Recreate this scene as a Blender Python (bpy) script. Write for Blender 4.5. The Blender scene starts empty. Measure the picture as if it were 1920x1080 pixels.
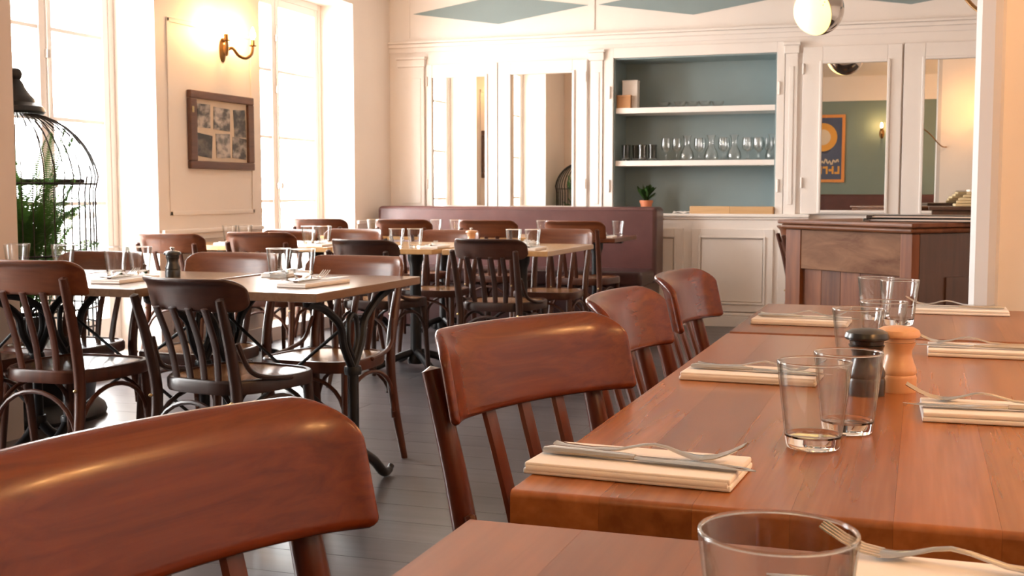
import bpy, bmesh, math, random
from mathutils import Vector, Matrix
R = math.radians
C = bpy.context.scene.collection
S = bpy.context.scene
rnd = random.Random(7)

# ------------------------------------------------------------------ camera, sky, exposure
cam = bpy.data.cameras.new('camera'); cam.lens = 42.09; cam.sensor_width = 36.0
cam.clip_start = 0.02; cam.clip_end = 200
cam.dof.use_dof = True; cam.dof.focus_distance = 1.75; cam.dof.aperture_fstop = 20.0
co = bpy.data.objects.new('camera', cam); C.objects.link(co)
co.location = (0, 0, 1.10); co.rotation_euler = (R(90 - 4.584), 0, R(18.875))
S.camera = co
S.cycles.max_bounces = 20; S.cycles.transmission_bounces = 20; S.cycles.transparent_max_bounces = 40
S.cycles.sample_clamp_indirect = 3.0; S.cycles.use_guiding = True; S.cycles.guiding_training_samples = 32
W = bpy.data.worlds.new('sky'); S.world = W; W.use_nodes = True
bg = W.node_tree.nodes['Background']
bg.inputs[0].default_value = (0.99, 0.985, 1.0, 1); bg.inputs[1].default_value = 16.0
S.view_settings.view_transform = 'Standard'; S.view_settings.look = 'None'
S.view_settings.gamma = 1.0; S.view_settings.use_curve_mapping = False
S.view_settings.exposure = 1.28
LAMP = 1.0
def portal(y0, y1):
    l = bpy.data.lights.new('window_portal', 'AREA'); l.shape = 'RECTANGLE'
    l.size = y1 - y0; l.size_y = 2.6; l.cycles.is_portal = True
    o = bpy.data.objects.new('window_portal', l); C.objects.link(o)
    o.location = (-5.02, (y0 + y1) / 2, 1.4); o.rotation_euler = (R(90), 0, R(-90))
WINDOWS = [(5.16, 6.40), (7.65, 9.15), (2.0, 3.3)]
for a, b in WINDOWS: portal(a, b)

# ------------------------------------------------------------------ materials
def newmat(name):
    m = bpy.data.materials.new(name); m.use_nodes = True
    nt = m.node_tree; b = nt.nodes['Principled BSDF']
    return m, nt, b
def plain(name, col, rough=0.5, metal=0.0, bump=0.0, bscale=60.0, var=0.06, vscale=4.0, coat=0.0, emis=None, es=0):
    m, nt, b = newmat(name)
    b.inputs['Roughness'].default_value = rough; b.inputs['Metallic'].default_value = metal
    b.inputs['Coat Weight'].default_value = coat
    tc = nt.nodes.new('ShaderNodeTexCoord')
    n = nt.nodes.new('ShaderNodeTexNoise'); n.inputs['Scale'].default_value = vscale; n.inputs['Detail'].default_value = 5
    nt.links.new(tc.outputs['Object'], n.inputs['Vector'])
    r = nt.nodes.new('ShaderNodeValToRGB')
    r.color_ramp.elements[0].position = 0.3; r.color_ramp.elements[1].position = 0.7
    r.color_ramp.elements[0].color = tuple(c * (1 - var) for c in col) + (1,)
    r.color_ramp.elements[1].color = tuple(min(1, c * (1 + var)) for c in col) + (1,)
    nt.links.new(n.outputs[0], r.inputs[0]); nt.links.new(r.outputs[0], b.inputs['Base Color'])
    if bump:
        n2 = nt.nodes.new('ShaderNodeTexNoise'); n2.inputs['Scale'].default_value = bscale
        nt.links.new(tc.outputs['Object'], n2.inputs['Vector'])
        bu = nt.nodes.new('ShaderNodeBump'); bu.inputs['Strength'].default_value = bump; bu.inputs['Distance'].default_value = 0.002
        nt.links.new(n2.outputs[0], bu.inputs['Height']); nt.links.new(bu.outputs[0], b.inputs['Normal'])
    if emis:
        b.inputs['Emission Color'].default_value = emis + (1,); b.inputs['Emission Strength'].default_value = es
    return m
def wood(name, c1, c2, axis=0, rough=0.3, s=14.0, stretch=0.07, rand=0.12, coat=0.3, bump=0.15):
    """grain stretched along the local axis 0/1/2"""
    m, nt, b = newmat(name)
    b.inputs['Roughness'].default_value = rough; b.inputs['Coat Weight'].default_value = coat
    b.inputs['Coat Roughness'].default_value = 0.12
    tc = nt.nodes.new('ShaderNodeTexCoord'); oi = nt.nodes.new('ShaderNodeObjectInfo')
    add = nt.nodes.new('ShaderNodeVectorMath'); add.operation = 'MULTIPLY_ADD'
    cmb = nt.nodes.new('ShaderNodeCombineXYZ')
    for i in range(3): nt.links.new(oi.outputs['Random'], cmb.inputs[i])
    nt.links.new(cmb.outputs[0], add.inputs[0]); add.inputs[1].default_value = (9, 7, 5)
    nt.links.new(tc.outputs['Object'], add.inputs[2])
    mp = nt.nodes.new('ShaderNodeMapping'); sc = [s * 3] * 3; sc[axis] = s * 3 * stretch
    mp.inputs['Scale'].default_value = sc; nt.links.new(add.outputs[0], mp.inputs[0])
    n = nt.nodes.new('ShaderNodeTexNoise'); n.inputs['Scale'].default_value = 1.0; n.inputs['Detail'].default_value = 7
    n.inputs['Roughness'].default_value = 0.62; n.inputs['Distortion'].default_value = 0.6
    nt.links.new(mp.outputs[0], n.inputs['Vector'])
    r = nt.nodes.new('ShaderNodeValToRGB')
    r.color_ramp.elements[0].position = 0.3; r.color_ramp.elements[1].position = 0.72
    r.color_ramp.elements[0].color = c1 + (1,); r.color_ramp.elements[1].color = c2 + (1,)
    nt.links.new(n.outputs[0], r.inputs[0])
    hs = nt.nodes.new('ShaderNodeHueSaturation')
    mr = nt.nodes.new('ShaderNodeMapRange'); mr.inputs[3].default_value = 1 - rand; mr.inputs[4].default_value = 1 + rand
    nt.links.new(oi.outputs['Random'], mr.inputs[0]); nt.links.new(mr.outputs[0], hs.inputs['Value'])
    nt.links.new(r.outputs[0], hs.inputs['Color']); nt.links.new(hs.outputs[0], b.inputs['Base Color'])
    if bump:
        bu = nt.nodes.new('ShaderNodeBump'); bu.inputs['Strength'].default_value = bump; bu.inputs['Distance'].default_value = 0.0015
        nt.links.new(n.outputs[0], bu.inputs['Height']); nt.links.new(bu.outputs[0], b.inputs['Normal'])
    return m
def glass(name, col=(1, 1, 1), ior=1.45):
    m, nt, b = newmat(name)
    b.inputs['Base Color'].default_value = col + (1,); b.inputs['Transmission Weight'].default_value = 1
    b.inputs['Roughness'].default_value = 0.0; b.inputs['IOR'].default_value = ior
    return m
def thin_glass(name, col=(1, 1, 1)):
    """clear glass with walls too thin to bend the view: transparent with a Fresnel-like gloss"""
    m = bpy.data.materials.new(name); m.use_nodes = True; nt = m.node_tree; nt.nodes.clear()
    out = nt.nodes.new('ShaderNodeOutputMaterial')
    t = nt.nodes.new('ShaderNodeBsdfTransparent')
    g = nt.nodes.new('ShaderNodeBsdfGlossy'); g.inputs['Roughness'].default_value = 0.03
    lw = nt.nodes.new('ShaderNodeLayerWeight'); lw.inputs['Blend'].default_value = 0.5
    def power(e):
        p = nt.nodes.new('ShaderNodeMath'); p.operation = 'POWER'; p.inputs[1].default_value = e; nt.links.new(lw.outputs['Facing'], p.inputs[0]); return p
    f = nt.nodes.new('ShaderNodeMath'); f.operation = 'MULTIPLY_ADD'; f.inputs[1].default_value = 0.62; f.inputs[2].default_value = 0.042
    nt.links.new(power(2.4).outputs[0], f.inputs[0])
    # glass absorbs more where the line of sight runs along the wall
    mc = nt.nodes.new('ShaderNodeMix'); mc.data_type = 'RGBA'
    mc.inputs[6].default_value = tuple(0.99 * c for c in col) + (1,); mc.inputs[7].default_value = (0.50 * col[0], 0.56 * col[1], 0.50 * col[2], 1)
    nt.links.new(power(3.2).outputs[0], mc.inputs[0]); nt.links.new(mc.outputs[2], t.inputs[0])
    mx = nt.nodes.new('ShaderNodeMixShader'); nt.links.new(f.outputs[0], mx.inputs[0]); nt.links.new(t.outputs[0], mx.inputs[1]); nt.links.new(g.outputs[0], mx.inputs[2])
    nt.links.new(mx.outputs[0], out.inputs[0]); return m
def pane_mat():
    m = bpy.data.materials.new('window_glass'); m.use_nodes = True; nt = m.node_tree; nt.nodes.clear()
    o = nt.nodes.new('ShaderNodeOutputMaterial'); mx = nt.nodes.new('ShaderNodeMixShader')
    t = nt.nodes.new('ShaderNodeBsdfTransparent'); g = nt.nodes.new('ShaderNodeBsdfGlossy'); g.inputs['Roughness'].default_value = 0.02
    t.inputs[0].default_value = (0.96, 0.97, 0.96, 1)
    lw = nt.nodes.new('ShaderNodeLayerWeight'); lw.inputs['Blend'].default_value = 0.5
    pw = nt.nodes.new('ShaderNodeMath'); pw.operation = 'POWER'; pw.inputs[1].default_value = 4.0
    nt.links.new(lw.outputs['Facing'], pw.inputs[0])
    f = nt.nodes.new('ShaderNodeMath'); f.operation = 'MULTIPLY_ADD'; f.inputs[1].default_value = 0.5; f.inputs[2].default_value = 0.03
    nt.links.new(pw.outputs[0], f.inputs[0]); nt.links.new(f.outputs[0], mx.inputs[0]); nt.links.new(t.outputs[0], mx.inputs[1]); nt.links.new(g.outputs[0], mx.inputs[2])
    nt.links.new(mx.outputs[0], o.inputs[0]); return m

M = {}
M['wall'] = plain('cream_wall_paint', (0.85, 0.755, 0.68), 0.55, bump=0.05, var=0.012)
M['trim'] = plain('white_gloss_paint', (0.87, 0.80, 0.75), 0.38, var=0.012)
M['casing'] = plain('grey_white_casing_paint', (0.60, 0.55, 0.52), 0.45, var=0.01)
M['column'] = plain('shaded_wall_paint', (0.74, 0.59, 0.49), 0.5, bump=0.05, var=0.012)  # peach-beige darkened in the colour: shade on the face turned from the windows
M['ceil'] = plain('ceiling_paint', (0.80, 0.75, 0.70), 0.6, var=0.01)
M['teal'] = plain('blue_grey_paint', (0.245, 0.315, 0.325), 0.5, var=0.03)
M['tealwall'] = plain('teal_wall_paint', (0.17, 0.235, 0.215), 0.5, var=0.03)
M['floor'] = wood('dark_grey_floor_boards', (0.052, 0.046, 0.050), (0.094, 0.084, 0.090), 0, 0.30, 5, 0.06, 0.10, 0.0, 0.15)
M['gap'] = plain('floor_joint', (0.02, 0.018, 0.018), 0.8)
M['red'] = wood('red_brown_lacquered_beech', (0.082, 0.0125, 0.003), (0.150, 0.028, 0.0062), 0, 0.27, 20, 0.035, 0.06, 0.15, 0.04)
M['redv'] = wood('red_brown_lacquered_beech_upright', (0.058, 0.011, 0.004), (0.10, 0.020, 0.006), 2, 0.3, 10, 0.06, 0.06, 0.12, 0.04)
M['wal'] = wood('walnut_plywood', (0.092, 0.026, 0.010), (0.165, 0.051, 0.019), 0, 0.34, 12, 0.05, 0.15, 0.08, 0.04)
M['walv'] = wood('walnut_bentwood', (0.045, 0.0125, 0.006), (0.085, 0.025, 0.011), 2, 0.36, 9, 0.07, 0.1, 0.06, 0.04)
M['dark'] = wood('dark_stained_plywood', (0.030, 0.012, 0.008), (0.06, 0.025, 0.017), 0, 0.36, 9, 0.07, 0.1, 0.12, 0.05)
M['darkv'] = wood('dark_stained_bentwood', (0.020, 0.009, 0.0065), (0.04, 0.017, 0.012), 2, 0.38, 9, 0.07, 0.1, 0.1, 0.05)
M['seat'] = wood('seat_plywood', (0.25, 0.115, 0.048), (0.41, 0.21, 0.095), 1, 0.18, 6, 0.1, 0.12, 0.45, 0.03)
M['seatd'] = wood('dark_seat_plywood', (0.075, 0.032, 0.018), (0.13, 0.058, 0.032), 1, 0.2, 6, 0.1, 0.12, 0.4, 0.05)
for _k in ('red', 'redv', 'wal', 'walv', 'dark', 'darkv'): M[_k].node_tree.nodes['Principled BSDF'].inputs['Specular IOR Level'].default_value = 0.36
M['top'] = wood('orange_brown_table_board', (0.225, 0.068, 0.016), (0.365, 0.128, 0.036), 1, 0.27, 11, 0.04, 0.16, 0.08, 0.0)
M['topd'] = wood('brown_table_board', (0.175, 0.060, 0.024), (0.27, 0.100, 0.040), 1, 0.32, 11, 0.04, 0.2, 0.08, 0.0)
for _k in ('top', 'topd'):
    _n = [n for n in M[_k].node_tree.nodes if n.type == 'TEX_NOISE'][0]; _n.inputs['Detail'].default_value = 3.0; _n.inputs['Distortion'].default_value = 0.25
M['tope'] = wood('table_edge_band', (0.17, 0.055, 0.02), (0.28, 0.10, 0.038), 0, 0.3, 9, 0.05, 0.1, 0.25, 0.08)
M['pale'] = wood('pale_table_wood', (0.15, 0.082, 0.047), (0.245, 0.145, 0.088), 1, 0.24, 8, 0.05, 0.12, 0.2, 0.03)
M['honey'] = wood('honey_table_wood', (0.38, 0.21, 0.085), (0.52, 0.31, 0.14), 1, 0.24, 6, 0.06, 0.1, 0.3, 0.05)
M['counter'] = wood('old_oak', (0.095, 0.030, 0.012), (0.20, 0.072, 0.028), 0, 0.45, 8, 0.09, 0.12, 0.05, 0.25)
M['counterv'] = wood('old_oak_upright', (0.085, 0.026, 0.011), (0.18, 0.062, 0.024), 2, 0.48, 8, 0.09, 0.22, 0.0, 0.25)
for _k in ('counter', 'counterv', 'counterd') if 'counterd' in M else ('counter', 'counterv'): M[_k].node_tree.nodes['Principled BSDF'].inputs['Specular IOR Level'].default_value = 0.2
M['worn'] = wood('worn_oak', (0.095, 0.034, 0.014), (0.22, 0.108, 0.055), 0, 0.6, 4, 0.3, 0.1, 0.0, 0.3)
M['worn'].node_tree.nodes['Principled BSDF'].inputs['Specular IOR Level'].default_value = 0.12
M['counterd'] = wood('dark_oak', (0.050, 0.022, 0.012), (0.095, 0.04, 0.022), 2, 0.45, 8, 0.09, 0.12, 0.05, 0.2)
M['iron'] = plain('black_cast_iron', (0.012, 0.011, 0.012), 0.42, 0.3, bump=0.1, bscale=90, var=0.2)
M['wire'] = plain('dark_wire', (0.03, 0.027, 0.026), 0.45, 0.6, var=0.1)
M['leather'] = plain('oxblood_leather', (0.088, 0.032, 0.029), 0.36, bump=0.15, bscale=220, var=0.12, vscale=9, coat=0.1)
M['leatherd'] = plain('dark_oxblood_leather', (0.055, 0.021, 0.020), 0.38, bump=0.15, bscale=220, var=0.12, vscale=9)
M['linen'] = plain('white_paper_napkin', (0.88, 0.83, 0.79), 0.8, bump=0.1, bscale=300, var=0.012)
M['steel'] = plain('polished_steel', (0.62, 0.60, 0.57), 0.14, 1.0, var=0.03)
M['brass'] = plain('aged_brass', (0.27, 0.145, 0.055), 0.32, 1.0, var=0.15)
M['pin'] = plain('brass_pin', (0.55, 0.40, 0.20), 0.3, 1.0, var=0.1)
M['mirror'] = plain('mirror_silver', (0.80, 0.775, 0.72), 0.0, 1.0, var=0.0)
M['glass'] = thin_glass('clear_glass')
M['glassbase'] = glass('thick_glass_base', (0.99, 1.0, 0.99), 1.42)
M['smoke'] = thin_glass('smoky_glass', (0.66, 0.64, 0.61))
M['pane'] = pane_mat()
M['blackmill'] = wood('black_stained_wood', (0.010, 0.009, 0.008), (0.022, 0.018, 0.016), 2, 0.3, 8, 0.1, 0.05, 0.2, 0.05)
M['beechmill'] = wood('natural_beech', (0.60, 0.31, 0.15), (0.72, 0.40, 0.21), 2, 0.34, 8, 0.08, 0.04, 0.15, 0.05)
M['bulb'] = plain('lit_bulb', (1, 0.8, 0.5), 0.4, emis=(1.0, 0.56, 0.22), es=190.0 * LAMP)
M['bulb2'] = plain('lit_warm_bulb', (1, 0.8, 0.5), 0.4, emis=(1.0, 0.50, 0.17), es=380.0 * LAMP)
M['globe'] = plain('glowing_globe_glass', (1, 0.9, 0.6), 0.3, emis=(1.0, 0.72, 0.24), es=0.85)
M['globebulb'] = plain('lit_globe_bulb', (1, 0.9, 0.7), 0.3, emis=(1.0, 0.78, 0.45), es=60.0 * LAMP)
M['chrome'] = plain('tinted_chrome', (0.60, 0.52, 0.46), 0.10, 1.0, var=0.04)
M['leaf'] = plain('fern_leaf', (0.045, 0.115, 0.03), 0.5, var=0.4, vscale=7)
_nt = M['leaf'].node_tree; _tr = _nt.nodes.new('ShaderNodeBsdfTranslucent'); _tr.inputs[0].default_value = (0.10, 0.22, 0.04, 1)
_mx = _nt.nodes.new('ShaderNodeMixShader'); _mx.inputs[0].default_value = 0.35
_nt.links.new(_nt.nodes['Principled BSDF'].outputs[0], _mx.inputs[1]); _nt.links.new(_tr.outputs[0], _mx.inputs[2]); _nt.links.new(_mx.outputs[0], _nt.nodes['Material Output'].inputs[0])
M['leaf2'] = plain('houseplant_leaf', (0.06, 0.14, 0.035), 0.4, var=0.35, vscale=20)
M['stem'] = plain('fern_stem', (0.05, 0.09, 0.03), 0.5, var=0.2)
M['terracotta'] = plain('terracotta', (0.52, 0.17, 0.075), 0.65, bump=0.1, var=0.08)
M['soil'] = plain('potting_soil', (0.03, 0.02, 0.013), 0.9, bump=0.6, var=0.3, vscale=40)
M['frame'] = wood('old_picture_frame_wood', (0.075, 0.030, 0.017), (0.15, 0.062, 0.033), 0, 0.45, 12, 0.1, 0.1, 0.1, 0.3)
M['mat'] = plain('aged_mount_board', (0.66, 0.52, 0.39), 0.7, var=0.08, vscale=8)
M['orange'] = wood('orange_pine', (0.62, 0.24, 0.05), (0.72, 0.31, 0.08), 2, 0.35, 8, 0.1, 0.03, 0.2, 0.05)
M['pblue'] = plain('poster_blue', (0.062, 0.085, 0.155), 0.5, var=0.08)
M['pnavy'] = plain('poster_navy', (0.02, 0.025, 0.05), 0.5)
M['pyellow'] = plain('poster_yellow', (0.72, 0.36, 0.06), 0.5)
M['pcream'] = plain('poster_cream', (0.70, 0.60, 0.45), 0.5)
M['traywood'] = wood('raw_pine', (0.52, 0.31, 0.14), (0.66, 0.42, 0.22), 0, 0.5, 8, 0.06, 0.06, 0.0, 0.1)
M['kraft'] = plain('brown_card', (0.46, 0.23, 0.10), 0.7, var=0.08)
M['card'] = plain('white_card', (0.78, 0.70, 0.64), 0.6, var=0.03)
M['menu'] = plain('black_menu_cover', (0.020, 0.019, 0.020), 0.35, bump=0.1, bscale=200, var=0.15)
M['manila'] = plain('manila_paper', (0.66, 0.52, 0.30), 0.7, var=0.08, vscale=14)
M['handle'] = plain('window_ironmongery', (0.55, 0.50, 0.45), 0.35, 0.6)
M['street'] = plain('street_stone', (0.55, 0.53, 0.50), 0.8, bump=0.2, var=0.1, vscale=1.5)
def photo_mat(i):
    m, nt, b = newmat('old_photograph'); b.inputs['Roughness'].default_value = 0.4
    tc = nt.nodes.new('ShaderNodeTexCoord'); mp = nt.nodes.new('ShaderNodeMapping')
    mp.inputs['Location'].default_value = (i * 3.1, i * 1.7, i); mp.inputs['Scale'].default_value = (9, 9, 14)
    n = nt.nodes.new('ShaderNodeTexNoise'); n.inputs['Scale'].default_value = 1.3; n.inputs['Detail'].default_value = 4
    r = nt.nodes.new('ShaderNodeValToRGB'); r.color_ramp.elements[0].position = 0.42; r.color_ramp.elements[1].position = 0.62
    d, l = [(0.03, 0.5), (0.05, 0.55), (0.035, 0.3), (0.02, 0.14), (0.12, 0.52), (0.04, 0.45)][i]
    r.color_ramp.elements[0].color = (d, d * 0.93, d * 0.88, 1); r.color_ramp.elements[1].color = (l, l * 0.85, l * 0.74, 1)
    nt.links.new(tc.outputs['Object'], mp.inputs[0]); nt.links.new(mp.outputs[0], n.inputs['Vector'])
    nt.links.new(n.outputs[0], r.inputs[0]); nt.links.new(r.outputs[0], b.inputs['Base Color']); return m

# ------------------------------------------------------------------ mesh helpers
def nb(): return bmesh.new()
def obj(name, bm, mat, parent=None, smooth=True, ang=38, loc=None, rot=None):
    me = bpy.data.meshes.new(name)
    bmesh.ops.recalc_face_normals(bm, faces=bm.faces[:])
    bm.to_mesh(me); bm.free()
    if mat is not None: me.materials.append(mat)
    if smooth:
        me.shade_smooth(); weighted_normals(me, ang)
    return inst(name, me, parent, loc, rot)
def weighted_normals(me, ang):
    """area-weighted corner normals, so bevelled slabs keep flat faces"""
    ca = math.cos(R(ang)); polys = me.polygons
    nrm = [p.normal.copy() for p in polys]; ar = [p.area for p in polys]
    at = [[] for _ in range(len(me.vertices))]
    for p in polys:
        for v in p.vertices: at[v].append(p.index)
    out = []
    for p in polys:
        n0 = nrm[p.index]
        for v in p.vertices:
            n = Vector((0, 0, 0))
            for g in at[v]:
                if nrm[g].dot(n0) > ca: n += nrm[g] * ar[g]
            out.append(n.normalized() if n.length > 0 else n0)
    me.normals_split_custom_set(out)
def inst(name, me, parent=None, loc=None, rot=None):
    o = bpy.data.objects.new(name, me); C.objects.link(o)
    if parent is not None: o.parent = parent
    if loc: o.location = loc
    if rot: o.rotation_euler = rot
    return o
def tag(o, label=None, cat=None, group=None, kind=None):
    if label: o['label'] = label
    if cat: o['category'] = cat
    if group: o['group'] = group
    if kind: o['kind'] = kind
    return o
def thing(name, label, cat, loc=(0, 0, 0), rz=0.0, group=None):
    o = bpy.data.objects.new(name, None); C.objects.link(o); o.empty_display_size = 0.1
    o.location = loc; o.rotation_euler = (0, 0, rz)
    return tag(o, label, cat, group)
def struct(name, bm, mat, parent=None, smooth=False):
    o = obj(name, bm, mat, parent, smooth)
    o['kind'] = 'structure'
    return o
KIDS = {}
def dup(root, loc=None, rz=None, label=None, group=None):
    r = root.copy(); C.objects.link(r)
    if loc is not None: r.location = loc
    if rz is not None: r.rotation_euler = (0, 0, rz)
    if label: r['label'] = label
    if group: r['group'] = group
    def rec(src, dst):
        ks = KIDS.get(src.name)
        if ks is None: ks = KIDS[src.name] = list(src.children)
        for ch in ks:
            c = ch.copy(); C.objects.link(c); c.parent = dst
            rec(ch, c)
    rec(root, r)
    return r
def box(bm, x0, x1, y0, y1, z0, z1, bev=0.0, seg=2):
    g = bmesh.ops.create_cube(bm, size=1.0)
    vs = g['verts']
    for v in vs:
        v.co = Vector((x0 if v.co.x < 0 else x1, y0 if v.co.y < 0 else y1, z0 if v.co.z < 0 else z1))
    if bev > 0:
        es = list({e for v in vs for e in v.link_edges})
        bmesh.ops.bevel(bm, geom=es, offset=bev, segments=seg, affect='EDGES', profile=0.5)
    return bm
def bx(x0, x1, y0, y1, z0, z1, bev=0.0, seg=2): return box(nb(), x0, x1, y0, y1, z0, z1, bev, seg)
def tube(bm, pts, rad, seg=10, cap=True, flat=1.0, up=None):
    pts = [Vector(p) for p in pts]; n = len(pts)
    rads = rad if isinstance(rad, (list, tuple)) else [rad] * n
    t0 = (pts[1] - pts[0]).normalized()
    nrm = Vector(up) if up else (Vector((0, 0, 1)) if abs(t0.z) < 0.9 else Vector((1, 0, 0)))
    rings = []
    for i, p in enumerate(pts):
        a = pts[max(0, i - 1)]; b = pts[min(n - 1, i + 1)]
        t = (b - a).normalized()
        nrm = (nrm - t * nrm.dot(t)).normalized(); bn = t.cross(nrm)
        rings.append([bm.verts.new(p + (nrm * math.cos(2 * math.pi * k / seg) + bn * flat * math.sin(2 * math.pi * k / seg)) * rads[i]) for k in range(seg)])
    for i in range(n - 1):
        for k in range(seg):
            bm.faces.new((rings[i][k], rings[i][(k + 1) % seg], rings[i + 1][(k + 1) % seg], rings[i + 1][k]))
    if cap:
        for ring, p, d in ((rings[0], pts[0], pts[0] - pts[1]), (rings[-1], pts[-1], pts[-1] - pts[-2])):
            rr = (ring[0].co - p).length
            c = bm.verts.new(p + d.normalized() * rr * 0.45)
            for k in range(seg): bm.faces.new((ring[k], ring[(k + 1) % seg], c))
    return bm
def curve_pts(ctrl, n=12):
    """Catmull-Rom through control points"""
    P = [Vector(c) for c in ctrl]; P = [P[0] * 2 - P[1]] + P + [P[-1] * 2 - P[-2]]
    out = []
    for i in range(1, len(P) - 2):
        for k in range(n):
            t = k / n
            a, b, c, d = P[i - 1], P[i], P[i + 1], P[i + 2]
            out.append(0.5 * ((2 * b) + (c - a) * t + (2 * a - 5 * b + 4 * c - d) * t * t + (-a + 3 * b - 3 * c + d) * t ** 3))
    out.append(P[-2]); return out
def lathe(bm, prof, seg=32, c=(0, 0, 0)):
    rings = []
    for r, z in prof:
        if r < 1e-6: rings.append([bm.verts.new((c[0], c[1], c[2] + z))])
        else: rings.append([bm.verts.new((c[0] + r * math.cos(2 * math.pi * k / seg), c[1] + r * math.sin(2 * math.pi * k / seg), c[2] + z)) for k in range(seg)])
    for a, b in zip(rings, rings[1:]):
        for k in range(seg):
            k2 = (k + 1) % seg
            if len(a) == 1 and len(b) == 1: continue
            if len(a) == 1: bm.faces.new((a[0], b[k2], b[k]))
            elif len(b) == 1: bm.faces.new((a[k], a[k2], b[0]))
            else: bm.faces.new((a[k], a[k2], b[k2], b[k]))
    return bm
def sheet(fn, nx, nz, th):
    """solid curved sheet with rounded rim: fn(u,v)->(point, normal, distance to the nearest edge)"""
    bm = nb(); F = []; B = []; rho = th * 0.5
    for i in range(nx + 1):
        f = []; b = []
        for j in range(nz + 1):
            u = 0.5 + 0.5 * math.sin(math.pi * (i / nx - 0.5)); v = 0.5 + 0.5 * math.sin(math.pi * (j / nz - 0.5))
            p, n, e = fn(u, v)
            edge = i in (0, nx) or j in (0, nz)
            k = 0.0 if edge else math.sqrt(max(0.02, 1 - (1 - min(1, e / rho)) ** 2)) * th / 2
            if edge:
                w = bm.verts.new(p); f.append(w); b.append(w)
            else:
                f.append(bm.verts.new(p + n * k)); b.append(bm.verts.new(p - n * k))
        F.append(f); B.append(b)
    for i in range(nx):
        for j in range(nz):
            bm.faces.new((F[i][j], F[i + 1][j], F[i + 1][j + 1], F[i][j + 1]))
            q_ = (B[i][j], B[i][j + 1], B[i + 1][j + 1], B[i + 1][j])
            if len(set(q_) - {F[i][j], F[i + 1][j], F[i + 1][j + 1], F[i][j + 1]}) > 0: bm.faces.new(q_)
    return bm
def poly_prism(bm, pts, z0, z1):
    lo = [bm.verts.new((x, y, z0)) for x, y in pts]; hi = [bm.verts.new((x, y, z1)) for x, y in pts]
    n = len(pts)
    bm.faces.new(lo[::-1]); bm.faces.new(hi)
    for i in range(n): bm.faces.new((lo[i], lo[(i + 1) % n], hi[(i + 1) % n], hi[i]))
    return bm

# ------------------------------------------------------------------ room shell
YB, XL, ZC = 9.88, -4.53, 3.0          # back wall, left wall, ceiling
fl = struct('floor', bx(-5.05, 2.75, -1.15, 10.4, -0.08, -0.004), M['gap'])
pm = {}
def plank_mesh(L):
    k = round(L, 2)
    if k not in pm:
        o = obj('plank', bx(0, L - 0.0015, 0, 0.1985, -0.004, 0.0, 0.0008, 1), M['floor'], fl); pm[k] = o.data; C.objects.unlink(o); bpy.data.objects.remove(o)
    return pm[k]
row = 0; y = -1.0
while y < 9.95:
    x = XL + 0.0; off = (row * 0.83) % 2.0
    xe = 1.3 if y < 4.0 else 2.6
    L = 2.4 - off if off < 1.8 else 0.8
    while x < xe - 0.01:
        L2 = min(L, xe - x)
        L2 = round(L2, 2)
        if L2 < 0.05: break
        inst('plank', plank_mesh(L2), fl, (x, y, 0))
        x += L2; L = 2.4
    y += 0.2; row += 1
struct('ceiling', bx(-5.05, 2.75, -1.15, 10.4, ZC, ZC + 0.15), M['ceil'])
# left wall as piers, sills and heads
wl = nb(); edges = sorted(WINDOWS)
ys = -1.15
HEAD, SILL = 2.66, 0.10
for a, b in edges:
    box(wl, -4.98, XL, ys, a, 0, ZC); box(wl, -4.98, XL, a, b, HEAD, ZC); box(wl, -4.98, XL, a, b, 0, SILL); ys = b
box(wl, -4.98, XL, ys, 10.4, 0, ZC)
struct('wall_left', wl, M['wall'])
# pilaster standing out of the left wall
p = nb(); box(p, XL, -3.80, 3.85, 4.325, 0, ZC)
struct('wall_column', p, M['column'])
# back wall: solid with an alcove, and the frieze above the cornice
wb = nb()
NX0, NX1, NZ0, NZ1, ND = -2.476, -1.128, 0.90, 2.215, 0.40
box(wb, -5.05, NX0, YB, YB + 0.5, 0, ZC); box(wb, NX1, 2.75, YB, YB + 0.5, 0, ZC)
box(wb, NX0, NX1, YB, YB + 0.5, NZ1, ZC); box(wb, NX0, NX1, YB, YB + 0.5, 0, NZ0)
wback = struct('wall_back', wb, M['trim'])
nl = nb(); t = 0.012
box(nl, NX0, NX1, YB + ND, YB + 0.5, NZ0, NZ1); box(nl, NX0, NX0 + t, YB + 0.002, YB + ND, NZ0, NZ1)
box(nl, NX1 - t, NX1, YB + 0.002, YB + ND, NZ0, NZ1); box(nl, NX0 + t, NX1 - t, YB + 0.002, YB + ND, NZ1 - t, NZ1)
struct('alcove_lining', nl, M['teal'], wback)
dm = None
for i in range(4):
    cx = -3.50 + 1.69 * i
    b = nb(); f = [(cx - 0.80, 2.665), (cx, 2.545), (cx + 0.80, 2.665), (cx, 2.785)]
    lo = [b.verts.new((x, YB - 0.006, z)) for x, z in f]; hi = [b.verts.new((x, YB + 0.002, z)) for x, z in f]
    b.faces.new(lo); b.faces.new(hi[::-1])
    for k in range(4): b.faces.new((lo[k], lo[(k + 1) % 4], hi[(k + 1) % 4], hi[k]))
    struct('painted_lozenge', b, M['teal'], wback)
for i in range(5):
    cx = -3.50 + 1.69 * (i - 0.5)
    struct('frieze_batten', bx(max(cx, XL + .02) - 0.012, max(cx, XL + .02) + 0.012, YB - 0.008, YB + 0.002, 2.46, 2.95), M['trim'], wback)
# cornice
cn = nb(); box(cn, XL, 2.6, YB - 0.05, YB, 2.405, 2.425, 0.004); box(cn, XL, 2.6, YB - 0.035, YB, 2.37, 2.405, 0.008); box(cn, XL, 2.6, YB - 0.015, YB, 2.33, 2.37)
struct('trim_1', cn, M['trim'], smooth=True)
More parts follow.
